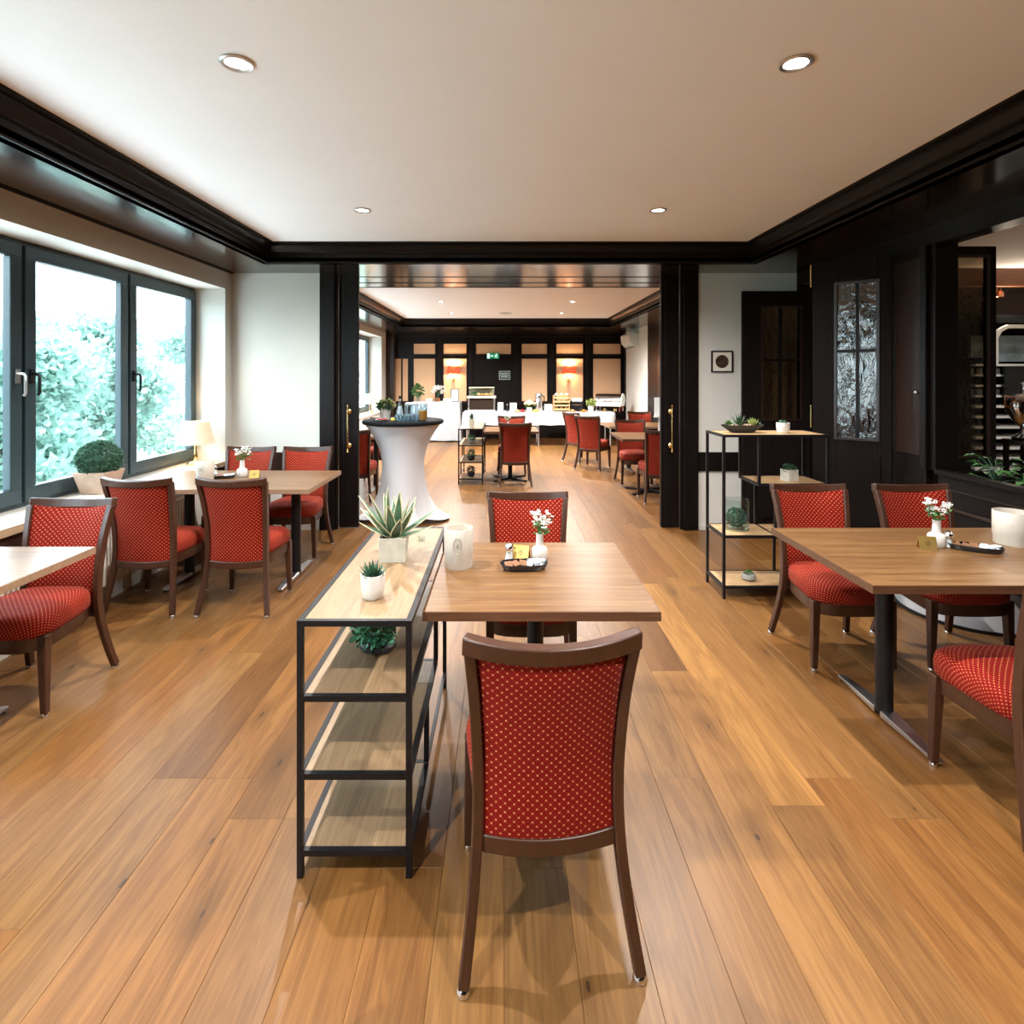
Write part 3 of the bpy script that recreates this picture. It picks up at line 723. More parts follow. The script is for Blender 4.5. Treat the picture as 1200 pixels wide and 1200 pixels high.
long_table('table at the left picture edge, shining white in the window light', -2.71, -1.91, 1.87, 2.67, 'edgelight', (-2.30,), .37)
square_table('small wooden table in the far room between two red chairs', (.10, 8.55, 0))
square_table('small wooden table half behind the right sliding door', (1.91, 7.62, 0), .82, .88)
long_table('table in the far room under the air conditioner, plate on its cloth', 1.66, 2.80, 8.95, 9.75, 'edgelight', (2.05, 2.55))
long_table('table at the far room window, behind the bar table', -2.78, -1.45, 7.45, 8.25, 'edgelight', (-2.5, -1.75))

# ------------------------------------------------------------------ metal shelves
def bar(par, name, p, q, t=.018, mat='blackmetal'):
    p, q = Vector(p), Vector(q); h = t / 2
    lo = [min(a, b) - h for a, b in zip(p, q)]; hi = [max(a, b) + h for a, b in zip(p, q)]
    return B(lo[0], hi[0], lo[1], hi[1], lo[2], hi[2]).build(name, mat, par, smooth=False)
def console(label, loc):
    """stepped console, x across (0.35), y along (1.09)"""
    t = thing('console_shelf', label, 'shelf', loc)
    hx, L = .168, 1.09; a = -L / 2
    ends = [(.785, L), (.553, 1.00), (.313, .72), (.077, .42)]
    for x in (-hx, hx):
        for y in (a, a + L - .018):
            bar(t, 'post', (x, y, .0092), (x, y, .785))
        for z, l in ends: bar(t, 'rail', (x, a + .0185, z), (x, a + l - .0365, z))
        bar(t, 'rail', (x, a + .42 + .02, .077), (x, a + L - .0365, .077), .014)
        for (z0, l0), (z1, l1) in zip(ends[1:], ends[2:]): bar(t, 'post', (x, a + l1 - .018, z1 + .018), (x, a + l1 - .018, z0 - .0185))
    for z, l in ends:
        bar(t, 'rail', (-hx + .0185, a, z), (hx - .0185, a, z)); bar(t, 'rail', (-hx + .0185, a + l - .018, z), (hx - .0185, a + l - .018, z))
        B(-hx + .010, hx - .010, a + .010, a + l - .028, z - .006, z + .008).build('shelf', 'shelfoak', t, smooth=False)
    return t
con = console('low black metal console shelf with oak boards beside the square table', (-.46, 1.77 + .545, 0))
dup(con, (-.467, 8.13 + .545, 0), 0, 'small black shelf with green plants in the far room, left of the red chair')
# tall étagère by the white wall
et = thing('tall_shelf', 'tall open black metal shelf with oak boards by the right white wall', 'shelf', (1.53, 3.97, 0))
Wd, Dp, H = .72, .32, 1.13
for x, y in ((0, 0), (0, Dp), (Wd, 0), (Wd, Dp)): bar(et, 'post', (x, y, .0092), (x, y, H))
for y in (0, Dp):
    bar(et, 'rail', (.0185, y, H), (Wd - .0185, y, H)); bar(et, 'rail', (.0185, y, .08), (Wd - .0185, y, .08))
    bar(et, 'rail', (.0185, y, .43), (.36, y, .43)); bar(et, 'rail', (.245, y, .79), (Wd - .0185, y, .79))
    bar(et, 'post', (.245, y, .808), (.245, y, H - .0185)); bar(et, 'post', (.36, y, .4485), (.36, y, .7715))
    bar(et, 'post', (.50, y, .0985), (.50, y, .4115)); bar(et, 'rail', (.378, y, .43), (.50, y, .43))
for x, z in ((0, H), (Wd, H), (0, .08), (Wd, .08), (0, .43), (.36, .43), (.245, .79), (Wd, .79)):
    bar(et, 'rail', (x, .0185, z), (x, Dp - .0185, z))
for x0_, x1_, z in ((0, Wd, H), (0, Wd, .08), (0, .50, .43), (.245, Wd, .79)):
    B(x0_ + .01, x1_ - .01, .01, Dp - .01, z - .006, z + .008).build('shelf', 'shelfoakx', et, smooth=False)

# ------------------------------------------------------------------ plants and pots
def rosette(par, n, z, length, width, mat, el=(80, 20), name='leaves', r0=.008, thick=.35):
    m = MB()
    for k in range(n):
        t = k / n; az = k * 2.39996
        e = R(el[0] + (el[1] - el[0]) * t + random.uniform(-6, 6))
        m.blade((r0 * math.cos(az), r0 * math.sin(az), z), az, e, e + R(14), length * random.uniform(.8, 1.1), width, 5, thick)
    return stuff(m.build(name, mat, par))
def cup_pot(par, r, h, mat='white'):
    MB().lathe([(r * .72, 0), (r * .85, h * .06), (r * .98, h * .45), (r, h * .98), (r * .985, h), (r * .92, h), (r * .90, h * .85), (.001, h * .84)], seg=24, cap1=False).build('pot', mat, par)
    MB().lathe([(r * .89, h * .845), (.001, h * .87)], seg=18).build('soil', 'soil', par)
t = thing('potted_succulent', 'small round white pot with a spiky succulent at the front of the console shelf', 'plant', (-.445, 1.95, .793))
cup_pot(t, .041, .082); rosette(t, 30, .066, .058, .015, 'leafdark')
t = thing('potted_aloe', 'large variegated aloe in a square cement pot on the console shelf', 'plant', (-.452, 2.36, .793), R(4))
h_ = .056
MB().rings([[(-a, -a, z), (a, -a, z), (a, a, z), (-a, a, z)] for a, z in ((h_ * .94, 0), (h_, .1), (h_ * .93, .1), (h_ * .91, .088))]).build('pot', 'cement', t, smooth=False, bevel=.003)
B(-.048, .048, -.048, .048, .086, .09).build('soil', 'soil', t, smooth=False)
for k in range(19):
    az = k * 2.39996 + .4; tt = k / 18
    e = R(84 - 66 * tt + random.uniform(-8, 8)); L = random.uniform(.15, .20) * (.85 + .3 * (1 - abs(tt - .4))); bend = R(random.uniform(-6, 16))
    b0 = (.014 * math.cos(az), .014 * math.sin(az), .09)
    lf = MB().blade(b0, az, e, e + bend, L, .046, 7, .5).build('leaf', 'aloe', t)
    ed = MB()
    for s in (-1, 1):
        p = Vector(b0); pts = []
        for q in range(8):
            u = q / 7; el = e + bend * u; d = Vector((math.cos(az) * math.cos(el), math.sin(az) * math.cos(el), math.sin(el))); a = Vector((-math.sin(az), math.cos(az), 0))
            wd = .046 * (0.75 + .5 * u if u < .35 else .925 * (1 - ((u - .35) / .65) ** 1.4)) + .0008
            pts.append(p + a * s * wd * .47); p = p + d * L / 7
        ed.tube(pts, [.0023] * 7 + [.0007], 5)
    ed.build('leaf_margin', 'aloeedge', lf)
tag(MB().lathe([(.012, 0), (.017, .004), (.018, .022), (.0165, .022), (.0155, .006), (.001, .005)], seg=14, cap1=False).build('tealight_glass', 'crystal'), 'tiny clear tealight glass behind the square cement pot', 'candle holder', None, (-.375, 2.62, .793))
t = thing('potted_fern', 'bushy green plant in a rough black stone bowl on the upper inner shelf', 'plant', (-.452, 2.06, .561))
MB().lathe([(.042, 0), (.060, .010), (.063, .026), (.050, .038), (.04, .040), (.001, .036)], seg=11, cap1=False, sx=1.05, sy=.9).build('bowl', 'blackstone', t, smooth=False)
stuff(MB().leafball((-.012, -.005, .075), .082, 620, .014, .021, .62, .35).build('leaves', 'leafteal', t))
def smallplant(name, label, loc, pot, leafm, kind, s=1.0):
    t = thing(name, label, 'plant', loc); 
    if kind == 'tall':
        MB().lathe([(.035 * s, 0), (.042 * s, .12 * s), (.038 * s, .12 * s), (.001, .11 * s)], seg=16, cap1=False).build('pot', pot, t); rosette(t, 16, .11 * s, .11 * s, .018 * s, leafm, (85, 35))
    else:
        MB().lathe([(.03 * s, 0), (.05 * s, .02 * s), (.05 * s, .06 * s), (.044 * s, .06 * s), (.001, .05 * s)], seg=14, cap1=False).build('pot', pot, t); stuff(MB().leafball((0, 0, .09 * s), .05 * s, 160, .016 * s, .026 * s, .9, .4).build('leaves', leafm, t))
    return t
smallplant('potted_agave', 'spiky plant in a beige pot on top of the far small shelf', (-.46, 8.30, .793), 'cement', 'leafdark', 'tall', 1.05)
smallplant('potted_plant', 'green plant in a pale pot on the second board of the far small shelf', (-.46, 8.28, .561), 'greycement', 'leafteal', 'round')
smallplant('potted_plant', 'green plant in a dark pot on the third board of the far small shelf', (-.47, 8.30, .321), 'blackstone', 'leafteal', 'round', 1.1)
smallplant('potted_plant', 'dark leafy plant in a black bowl on the bottom board of the far small shelf', (-.47, 8.30, .085), 'blackstone', 'leafdark', 'round', 1.1)
# on the tall shelf
t = thing('succulent_bowl', 'long black boat-shaped bowl of mixed succulents on the tall shelf', 'plant', (1.53 + .19, 4.12, 1.138))
MB().lathe([(.07, 0), (.085, .004), (.15, .05), (.152, .058), (.143, .056), (.08, .02), (.001, .018)], seg=28, cap1=False, sy=.45).build('bowl', 'blackstone', t)
MB().lathe([(.138, .046), (.001, .052)], seg=24, sy=.44).build('gravel', 'pebble', t)
for k in range(16):
    MB().ball((random.uniform(-.11, .11), random.uniform(-.04, .03), .053), random.uniform(.006, .012), 6, 4).build('pebble', 'pebble', t, smooth=False)
for dx, mat, L, n, sc in ((-.02, 'leafdark', .10, 16, .016), (.075, 'leafpale', .06, 22, .02), (-.095, 'leaf', .045, 14, .03), (.11, 'leafdark', .04, 10, .02)):
    m = MB()
    for k in range(n):
        az = k * 2.39996; e = R(85 - 60 * k / n); m.blade((dx + .004 * math.cos(az), .004 * math.sin(az), .05), az, e, e + R(10), L * random.uniform(.8, 1.1), sc, 5, .4)
    stuff(m.build('succulent', mat, t))
t = thing('potted_cactus', 'tiny white cup pot with reddish succulent on the tall shelf', 'plant', (2.0, 4.09, 1.138))
cup_pot(t, .046, .075); MB().ball((-.012, 0, .075), .02, 10, 6).ball((.016, .006, .074), .017, 10, 6).ball((0, -.016, .074), .013, 10, 6).build('cactus', 'leafdark', t)
t = thing('potted_plant', 'pale cement cube pot with dark sprigs on the middle board', 'plant', (2.05, 4.10, .798), R(18))
h_ = .042; MB().rings([[(-a, -a, z), (a, -a, z), (a, a, z), (-a, a, z)] for a, z in ((h_, 0), (h_, .08), (h_ * .88, .08), (h_ * .86, .07))]).build('pot', 'cement', t, smooth=False, bevel=.002)
stuff(MB().leafball((0, 0, .085), .045, 150, .014, .022, .5, .3).build('leaves', 'leafdark', t))
t = thing('glass_cylinder', 'clear glass cylinder holding a moss ball on the tall shelf', 'vase', (1.53 + .155, 4.14, .438))
MB().lathe([(.084, 0), (.088, .004), (.088, .22), (.083, .22), (.083, .012), (.001, .012)], seg=32, cap1=False).build('cylinder', 'crystal', t)
mb = tag(MB().ball((0, 0, 0), .058, 14, 8).leafball((0, 0, 0), .062, 700, .013, .016, 1, .9).build('moss_ball', 'boxwood'), 'dark green moss ball inside the clear glass cylinder', 'decoration'); mb.location = (1.53 + .155, 4.14, .438 + .086)
t = thing('potted_moss', 'shallow grey stone bowl with moss on the lowest board', 'plant', (1.53 + .22, 4.08, .088))
MB().lathe([(.025, 0), (.05, .02), (.048, .045), (.04, .048), (.001, .04)], seg=11, cap1=False).build('bowl', 'greycement', t, smooth=False); stuff(MB().leafball((0, 0, .05), .03, 120, .010, .014, .7, .3).build('moss', 'leaf', t))
# boxwood ball on the sill
t = thing('boxwood_ball', 'clipped boxwood ball in a tapered terracotta pot on the window sill', 'plant', (-2.87, 4.06, .72))
MB().rings([[(-a, -a, z), (a, -a, z), (a, a, z), (-a, a, z)] for a, z in ((.078, 0), (.112, .155), (.10, .155), (.097, .14))]).build('pot', 'terracotta', t, smooth=False, bevel=.004)
stuff(MB().ball((0, 0, .235), .122, 18, 10).leafball((0, 0, .235), .132, 2600, .018, .020, .92, .93).build('foliage', 'boxwood', t))

def posy(label, loc, s=1.0, seed=1, dark=False):
    rr = random.Random(seed); t = thing('flower_vase', label, 'vase', loc)
    MB().lathe([(.030 * s, 0), (.034 * s, .006 * s), (.034 * s, .045 * s), (.030 * s, .052 * s), (.017 * s, .060 * s), (.015 * s, .105 * s), (.017 * s, .112 * s), (.013 * s, .112 * s), (.012 * s, .07 * s), (.001, .065 * s)], seg=20, cap1=False).build('vase', 'white', t)
    st = MB(); fl = MB(); lf = MB()
    for k in range(13):
        az = rr.uniform(0, 6.28); lean = rr.uniform(.01, .055) * s; z = rr.uniform(.15, .205) * s
        tip = Vector((lean * math.cos(az), lean * math.sin(az), z)); st.tube([(0, 0, .09 * s), tip * .5 + Vector((0, 0, .05 * s)), tip], .0012 * s, 4)
        for q in range(5):
            c = tip + Vector((rr.uniform(-1, 1), rr.uniform(-1, 1), rr.uniform(-1, 1))) * .012 * s
            for p in range(5):
                a = p * 1.257 + rr.random(); fl.card(c, (math.cos(a), math.sin(a), rr.uniform(-.2, .7)), .008 * s, .009 * s)
        for q in range(3):
            a = rr.uniform(0, 6.28); lf.card(tip * rr.uniform(.7, .9), (math.cos(a), math.sin(a), rr.uniform(-.3, .5)), .014 * s, .026 * s)
    st.build('stems', 'leaf', t); stuff(fl.build('blossoms', 'blossom', t)); stuff(lf.build('leaves', 'leaf', t))
    return t
def cooler(label, loc, r=.063, h=.165, rz=0):
    t = thing('bread_crock', label, 'pot', loc, rz)
    MB().lathe([(r * .93, 0), (r * .95, .004), (r * .95, h * .26), (r, h * .30), (r, h * .99), (r * .985, h), (r * .93, h), (r * .91, h * .3), (.001, h * .28)], seg=36, cap1=False).build('body', 'cooler', t)
    a0 = -math.pi / 2; pts = []
    for k in range(25):
        a = 2 * math.pi * k / 24; th = a0 + .30 * math.cos(a); pts.append(((r + .0005) * math.cos(th), (r + .0005) * math.sin(th), h * .62 + h * .21 * math.sin(a)))
    m = MB().tube(pts, .0016, 6)
    pts = [((r + .0005) * math.cos(a0 + .2 * math.cos(a)), (r + .0005) * math.sin(a0 + .2 * math.cos(a)), h * .62 + h * .14 * math.sin(a)) for a in [2 * math.pi * k / 20 for k in range(21)]]
    m.tube(pts, .0011, 5)
    for u in (-.09, 0, .09): m.tube([((r + .0005) * math.cos(a0 + u), (r + .0005) * math.sin(a0 + u), h * .55), ((r + .001) * math.cos(a0 + u * .4), (r + .001) * math.sin(a0 + u * .4), h * .69)], .0018, 5)
    m.build('crest', 'coolerline', t)
    return t
def shaker(label, loc):
    t = thing('salt_shaker', label, 'shaker', loc)
    MB().lathe([(.021, 0), (.022, .005), (.015, .028), (.016, .045), (.019, .052)], seg=14).build('glass_body', 'crystal', t)
    MB().lathe([(.019, .003), (.0135, .028), (.013, .036)], seg=12).build('salt', 'spice', t)
    MB().lathe([(.0195, .052), (.0195, .062), (.014, .072), (.004, .076)], seg=14).build('cap', 'chrome', t)
    return t
def tent(label, loc, rz):
    t = thing('table_sign', label, 'sign', loc, rz)
    MB().prism([(-.022, 0), (-.019, 0), (0, .052), (.019, 0), (.022, 0), (.001, .058), (-.001, .058)], 'x', -.036, .036).build('card', 'gold', t, smooth=False)
    q = MB(); c = Vector((0, -.0125, .027)); nrm = Vector((0, -.058, .021)).normalized(); up = Vector((0, .34, .94))
    q.tube([c + nrm * .0006 + Vector((1, 0, 0)) * .009 * math.cos(a) + up * .009 * math.sin(a) for a in [2 * math.pi * k / 16 for k in range(17)]], .0012, 5)
    q.tube([c + up * -.006 + nrm * .0006, c + up * .006 + nrm * .0006], .0018, 5)
    q.build('emblem', 'edgedark', t); return t
def tray(label, loc, rz=0.0, L=.19, W=.085, seed=3):
    rr = random.Random(seed); t = thing('condiment_tray', label, 'tray', loc, rz)
    def ol(k, z): return [(L / 2 * k * math.copysign(abs(math.cos(a)) ** .7, math.cos(a)), W / 2 * (k if k < 1 else k) * math.copysign(abs(math.sin(a)) ** .7, math.sin(a)), z) for a in [2 * math.pi * i / 28 for i in range(28)]]
    MB().rings([ol(.82, 0), ol(.90, .004), ol(1.0, .026), ol(.965, .026), ol(.88, .010), ol(.5, .009)]).build('dish', 'tray', t)
    for k in range(5):
        x = -L * .32 + k * L * .15
        m = MB().cbox((0, 0, 0), (.030, .045, .005)); o = m.build('sachet', 'brownsachet' if k < 3 else 'sachet', t, smooth=False); o.location = (x, rr.uniform(-.008, .008), .018 + .003 * k % .007); o.rotation_euler = (R(rr.uniform(5, 25)), R(rr.uniform(-10, 10)), rr.uniform(-.6, .6))
    for k in range(3):
        o = MB().lathe([(.011, 0), (.014, .018), (.016, .018), (.016, .020)], seg=12).build('creamer', 'sachet', t); o.location = (L * .16 + k * .022, (-1) ** k * .012, .011)
    return t
# square table
cooler('cream porcelain crock with embossed crest on the square table corner', (-.188, 2.40, .75), .061, .162)
shaker('glass salt shaker with metal cap on the square table', (.025, 2.47, .75))
tent('small gold tent sign between shaker and vase on the square table', (.078, 2.50, .75), R(-18))
posy('white vase with white blossoms on the square table', (.158, 2.49, .75), 1.0, 4)
tray('oval black tray of sachets and creamers on the square table', (.085, 2.37, .75), R(5), .20, .10, 3)
# right table
tent('gold tent sign on the right-hand table, left of its vase', (1.955, 2.64, .75), R(-12))
posy('white vase with white blossoms and green leaves on the right-hand table', (2.03, 2.68, .75), 1.1, 9)
shaker('glass salt shaker on the right-hand table beside its vase', (2.075, 2.665, .75))
tray('pointed black tray of sachets beside the crock on the right-hand table', (2.155, 2.61, .75), R(-30), .21, .085, 8)
cooler('cream porcelain crock at the right picture edge on the right-hand table', (2.42, 2.72, .75), .075, .155, R(35))
# window table
cooler('white ribbed crock on the window table in front of the lamp', (-2.26, 4.33, .75), .064, .155)
posy('white vase with white blossoms on the window table', (-2.07, 4.53, .75), 1.15, 12)
tray('dark tray of sachets beside the vase on the window table', (-2.19, 4.45, .75), R(15), .20, .09, 13)
tent('gold tent sign right of the vase on the window table', (-1.95, 4.48, .75), R(10))
shaker('glass shaker beside the crock on the window table', (-2.33, 4.62, .75))
# far tables
posy('small vase with flowers on the small far table between two chairs', (.07, 8.65, .75), .95, 17)
shaker('small shaker on the table by the right sliding door', (2.13, 7.75, .75))
posy('small vase of pale flowers on the table at the far window', (-2.33, 7.95, .75), 1.15, 21)

# ------------------------------------------------------------------ lamp, radiator, picture
t = thing('table_lamp', 'lit brass table lamp with cream shade on the window sill', 'lamp', (-2.87, 5.33, .72))
MB().lathe([(.075, 0), (.078, .01), (.06, .025), (.02, .035), (.013, .05)], seg=24).build('base', 'brass', t)
MB().lathe([(.013, .045), (.02, .06), (.018, .10), (.013, .12), (.012, .20), (.008, .24)], seg=16).build('stem', 'brass', t)
MB().lathe([(.165, .195), (.118, .40), (.116, .40), (.163, .195)], seg=32, cap0=False, cap1=False).build('lamp_shade', 'lampshade', t)
MB().ball((0, 0, .28), .028, 10, 7).build('bulb', 'bulb', t)
MB().tube([(.07, .02, .008), (.13, .06, .006), (.14, .16, .006), (.10, .24, .006)], .003, 6).build('cord', 'brass', t)
def lamp_light(name, loc, watts, c=(1, .72, .42), r=.05):
    d = bpy.data.lights.new(name, 'POINT'); d.energy = watts; d.color = c; d.shadow_soft_size = r
    o = bpy.data.objects.new(name, d); COL.objects.link(o); o.location = loc; return o
lamp_light('table_lamp_light', (-2.87, 5.33, 1.03), 4)
t = thing('radiator', 'white ribbed radiator below the window sill', 'radiator', (XL + .012, 0, 0))
B(.0, .012, 2.9, 5.5, .14, .55).build('back_plate', 'radiator', t, smooth=False)
B(.012, .055, 2.9, 5.5, .53, .55).build('top_grille', 'radiator', t, smooth=False)
k = 0; y = 2.93
fin = None
while y < 5.48:
    if fin is None: fin = B(.012, .062, -.011, .011, .14, .53).build('fin', 'radiator', t, smooth=False, bevel=.005); fin.location = (0, y, 0)
    else:
        o = fin.copy(); COL.objects.link(o); o.location = (0, y, 0)
    y += .034
for yy in (3.2, 5.2): B(.015, .055, yy - .012, yy + .012, 0, .14).build('bracket', 'radiator', t, smooth=False)
t = thing('framed_picture', 'small black framed round photo on the right white wall', 'picture', (2.195, YB, 1.69))
hw = .108; m = MB()
for a in ((-hw, hw, -.018, 0, hw - .012, hw), (-hw, hw, -.018, 0, -hw, -hw + .012), (-hw, -hw + .012, -.018, 0, -hw + .012, hw - .012), (hw - .012, hw, -.018, 0, -hw + .012, hw - .012)): m.box(*a)
m.build('frame', 'blackmetal', t, smooth=False); B(-hw + .012, hw - .012, -.008, -.001, -hw + .012, hw - .012).build('mat', 'mat', t, smooth=False)
MB().prism([(.066 * math.cos(2 * math.pi * i / 32), .066 * math.sin(2 * math.pi * i / 32)) for i in range(32)], 'y', -.0095, -.008).build('print', 'photo', t, smooth=False)

# ------------------------------------------------------------------ downlights and vent
def downlight(x, y, z, label, watts=SPOT_W, cone=152):
    t = thing('ceiling_downlight', label, 'lamp', (x, y, z), 0, 'recessed ceiling downlights')
    MB().lathe([(.062, 0), (.064, -.006), (.058, -.010), (.046, -.008), (.042, -.001), (.042, 0)], seg=28, cap0=False, cap1=False).build('ring', 'steel', t)
    MB().lathe([(.0425, -.0015), (.001, -.003)], seg=24).build('lens', 'lens', t)
    d = bpy.data.lights.new('downlight_beam', 'SPOT'); d.energy = watts; d.color = SPOT_C; d.spot_size = R(cone); d.spot_blend = .85; d.shadow_soft_size = .022
    o = bpy.data.objects.new('downlight_beam', d); COL.objects.link(o); o.location = (x, y, z - .03)
WHERE = {0: 'behind the camera', 1: 'nearest the camera', 2: 'farther down the front room'}
for r_, y in enumerate((.22, 2.21, 4.18)):
    for x in (-1.03, 1.13):
        downlight(x, y, ZC, 'recessed round downlight in the front ceiling, %s, %s side' % (['row above the camera', 'row nearest in view', 'row next to the portal'][r_], 'window' if x < 0 else 'bar'))
for r_, y in enumerate((7.4, 9.35, 11.1)):
    for x in (-1.02, 1.13):
        downlight(x, y, ZC, 'recessed round downlight in the far ceiling, %s, %s side' % (['row just past the portal', 'middle row', 'row nearest the end wall'][r_], 'window' if x < 0 else 'dark wall'), SPOT_W * (1.0, 1.3, 3.0)[r_], 160)
t = thing('ceiling_vent', 'flat round vent in the far room ceiling', 'vent', (.04, 11.1, ZC))
MB().lathe([(.12, 0), (.12, -.008), (.09, -.018), (.001, -.02)], seg=24, cap0=False).build('cover', 'plasticgrey', t)
MB().lathe([(.13, 0), (.13, -.004), (.12, -.004), (.12, 0)], seg=24, cap0=False, cap1=False).build('ring', 'steel', t)

# ------------------------------------------------------------------ wall sconces
for px_, lab in ((531.5, 'red shaded double wall sconce left of the emergency door'), (666.3, 'red shaded double wall sconce above the wooden crate')):
    t = thing('wall_sconce', lab, 'lamp', (fx(px_), YF - .012, 0), 0, 'red shaded wall sconces')
    z1 = fz(429); z0 = fz(437)
    MB().rings([[(-a, -.03 - b, z), (a, -.03 - b, z), (a, -.03, z), (-a, -.03, z)] for a, b, z in ((.165, .12, z0), (.13, .09, z1))], False, False).build('lamp_shade', 'redshade', t, smooth=False)
    MB().lathe([(.012, 0), (.03, .02), (.035, .05), (.02, .075)], (0, -.025, fz(447)), 12).build('wall_plate', 'brass', t)
    for s in (-1, 1):
        MB().tube([(0, -.04, fz(446.5)), (s * .05, -.075, fz(446.8)), (s * .075, -.08, fz(444)), (s * .075, -.08, z0 - .03)], .007, 6).build('arm', 'brass', t)
        MB().lathe([(.01, 0), (.01, .08)], (s * .075, -.08, z0 - .03), 8).build('candle_tube', 'white', t)
        MB().ball((s * .075, -.08, z0 + .075), .018, 8, 5).build('bulb', 'bulb', t)
    lamp_light('sconce_light', (fx(px_), YF - .10, (z0 + z1) / 2), 20, (1, .70, .40), .04)
    lamp_light('sconce_light', (fx(px_), YF - .13, z1 + .02), 4, (1, .70, .40), .03)

# ------------------------------------------------------------------ air conditioner and easel
t = thing('air_conditioner', 'white wall air conditioner high on the far right wall', 'air conditioner', (XR, 12.9, 2.18))
pf = [(0, 0), (-.10, 0), (-.20, .10), (-.22, .26), (-.20, .30), (0, .30)]
MB().prism(pf, 'y', -.45, .45).build('body', 'plasticwhite', t, smooth=False, bevel=.01)
B(-.15, -.06, -.40, .40, -.004, .0).build('outlet', 'blackplastic', t, smooth=False)
MB().prism([(x * .99, z * .99 + .002) for x, z in pf], 'y', -.462, -.45).build('end_cap', 'plasticgrey', t, smooth=False)
t = thing('easel_sign', 'white sign board on an easel behind the right sliding door', 'sign', (2.45, 8.50, 0), R(-10))
for s in (-1, 1): MB().sweep([(s * .20, -.05, 0), (s * .09, .06, 1.22)], (.025, .02)).build('leg', 'plasticwhite', t, smooth=False)
MB().sweep([(0, .35, 0), (0, .08, 1.15)], (.025, .02)).build('leg', 'plasticwhite', t, smooth=False)
B(-.20, .20, .0, .02, .945, 1.22).build('board', 'plasticwhite', t, smooth=False); B(-.21, .21, -.04, .0, .925, .945).build('ledge', 'plasticgrey', t, smooth=False)

# ------------------------------------------------------------------ bar table with stretch cover
BX, BY, BT = -1.08, 6.16, 1.075
t = thing('bar_table', 'round standing table in a white stretch cover with black top', 'table', (BX, BY, 0))
rs = []; N = 64
for k, (r, z) in enumerate([(.50, .025), (.43, .06), (.345, .14), (.285, .25), (.245, .38), (.225, .52), (.225, .64), (.25, .76), (.30, .88), (.355, .97), (.40, 1.03)]):
    ring = []
    for i in range(N):
        a = 2 * math.pi * i / N; foot = abs(math.cos(2 * (a - .785 + math.pi / 4))) ** 1.0
        f = max(0, 1 - z / .45); lobe = 1 - f * .42 * (1 - foot ** .8)
        rr_ = r * lobe; zz = z + (f ** 3) * .05 * (1 - foot)
        ring.append((rr_ * math.cos(a), rr_ * math.sin(a), zz))
    rs.append(ring)
MB().rings(rs).build('stretch_cover', 'stretch', t)
MB().lathe([(.40, 1.03), (.425, 1.035), (.435, 1.05), (.43, 1.07), (.42, BT), (.001, BT)], seg=48).build('top_cover', 'blackcloth', t)
for k in range(4):
    a = k * math.pi / 2; MB().lathe([(.03, 0), (.03, .03)], (.46 * math.cos(a), .46 * math.sin(a), 0), 10).build('foot', 'blackplastic', t)
def bxy(px, dy=0.0): Y = BY + dy; return ((px - 590) * Y / F, Y, BT)
t = thing('potted_plant', 'white ribbed pot with a bushy green and red plant on the bar table', 'plant', bxy(451.5, .05))
MB().lathe([(.048, 0), (.062, .115), (.056, .115), (.001, .10)], seg=20, cap1=False).build('pot', 'white', t)
stuff(MB().leafball((0, 0, .15), .085, 260, .026, .038, .55, .3).build('leaves', 'leafdark', t)); stuff(MB().leafball((.02, 0, .16), .085, 70, .026, .038, .55, .7).build('coloured_leaves', 'leafpale', t)); stuff(MB().leafball((.055, 0, .165), .045, 50, .024, .034, .7, .5).build('red_leaves', 'terracotta', t))
t = thing('glass_bottle', 'tall clear bottle with black stopper on the bar table', 'bottle', bxy(468.5, .08))
MB().lathe([(.036, 0), (.038, .01), (.038, .08), (.018, .17), (.014, .22), (.016, .225)], seg=18).build('bottle', 'tumbler', t); MB().lathe([(.033, .006), (.034, .075), (.018, .14)], seg=14).build('water', 'sachet', t)
MB().lathe([(.017, .222), (.017, .245), (.010, .252)], seg=12).build('stopper', 'blackplastic', t)
for px_, mat, lab in ((478.5, 'amber', 'clear jug with amber cordial on the bar table'), (486.5, 'bottle_green', 'clear jug with dark cordial, middle of the three jugs on the bar table'), (496.5, 'lemon', 'clear wide jug behind the orange juice on the bar table')):
    t = thing('glass_jug', lab, 'jug', bxy(px_, .20)); MB().lathe([(.036, 0), (.038, .008), (.042, .15), (.036, .165), (.034, .163), (.038, .15), (.034, .01), (.001, .01)], seg=18, cap1=False).build('jug', 'tumbler', t)
    MB().lathe([(.033, .012), (.034, .045)], seg=14).build('drink', mat, t); MB().lathe([(.040, .145), (.041, .165), (.020, .175), (.001, .176)], seg=18).build('lid', 'sachet', t)
    MB().tube([(.040, 0, .14), (.066, 0, .13), (.068, 0, .07), (.038, 0, .05)], .005, 6).build('handle', 'tumbler', t)
t = thing('juice_pitcher', 'pitcher of orange juice on the bar table', 'jug', bxy(495.5, -.18))
MB().lathe([(.042, 0), (.045, .006), (.05, .13), (.047, .13), (.042, .01), (.001, .009)], seg=20, cap1=False).build('pitcher', 'tumbler', t); MB().lathe([(.041, .012), (.0455, .11)], seg=18).build('juice', 'juice', t)
MB().tube([(.048, 0, .12), (.08, 0, .11), (.082, 0, .05), (.046, 0, .03)], .006, 6).build('handle', 'tumbler', t)
g0 = None; n = 0
for j in range(4):
    for i in range(6):
        px_ = 464.5 + i * 4.6 + (j % 2) * 2; loc = bxy(px_, -.28 + j * .08)
        if g0 is None:
            g0 = MB().lathe([(.017, 0), (.019, .003), (.023, .062), (.0215, .062), (.018, .006), (.001, .006)], seg=14, cap1=False).build('tumbler', 'tumbler')
            tag(g0, 'small clear tumbler in the cluster of glasses on the bar table', 'glass', 'glasses on the bar table', loc)
        else: o = g0.copy(); COL.objects.link(o); o.location = loc
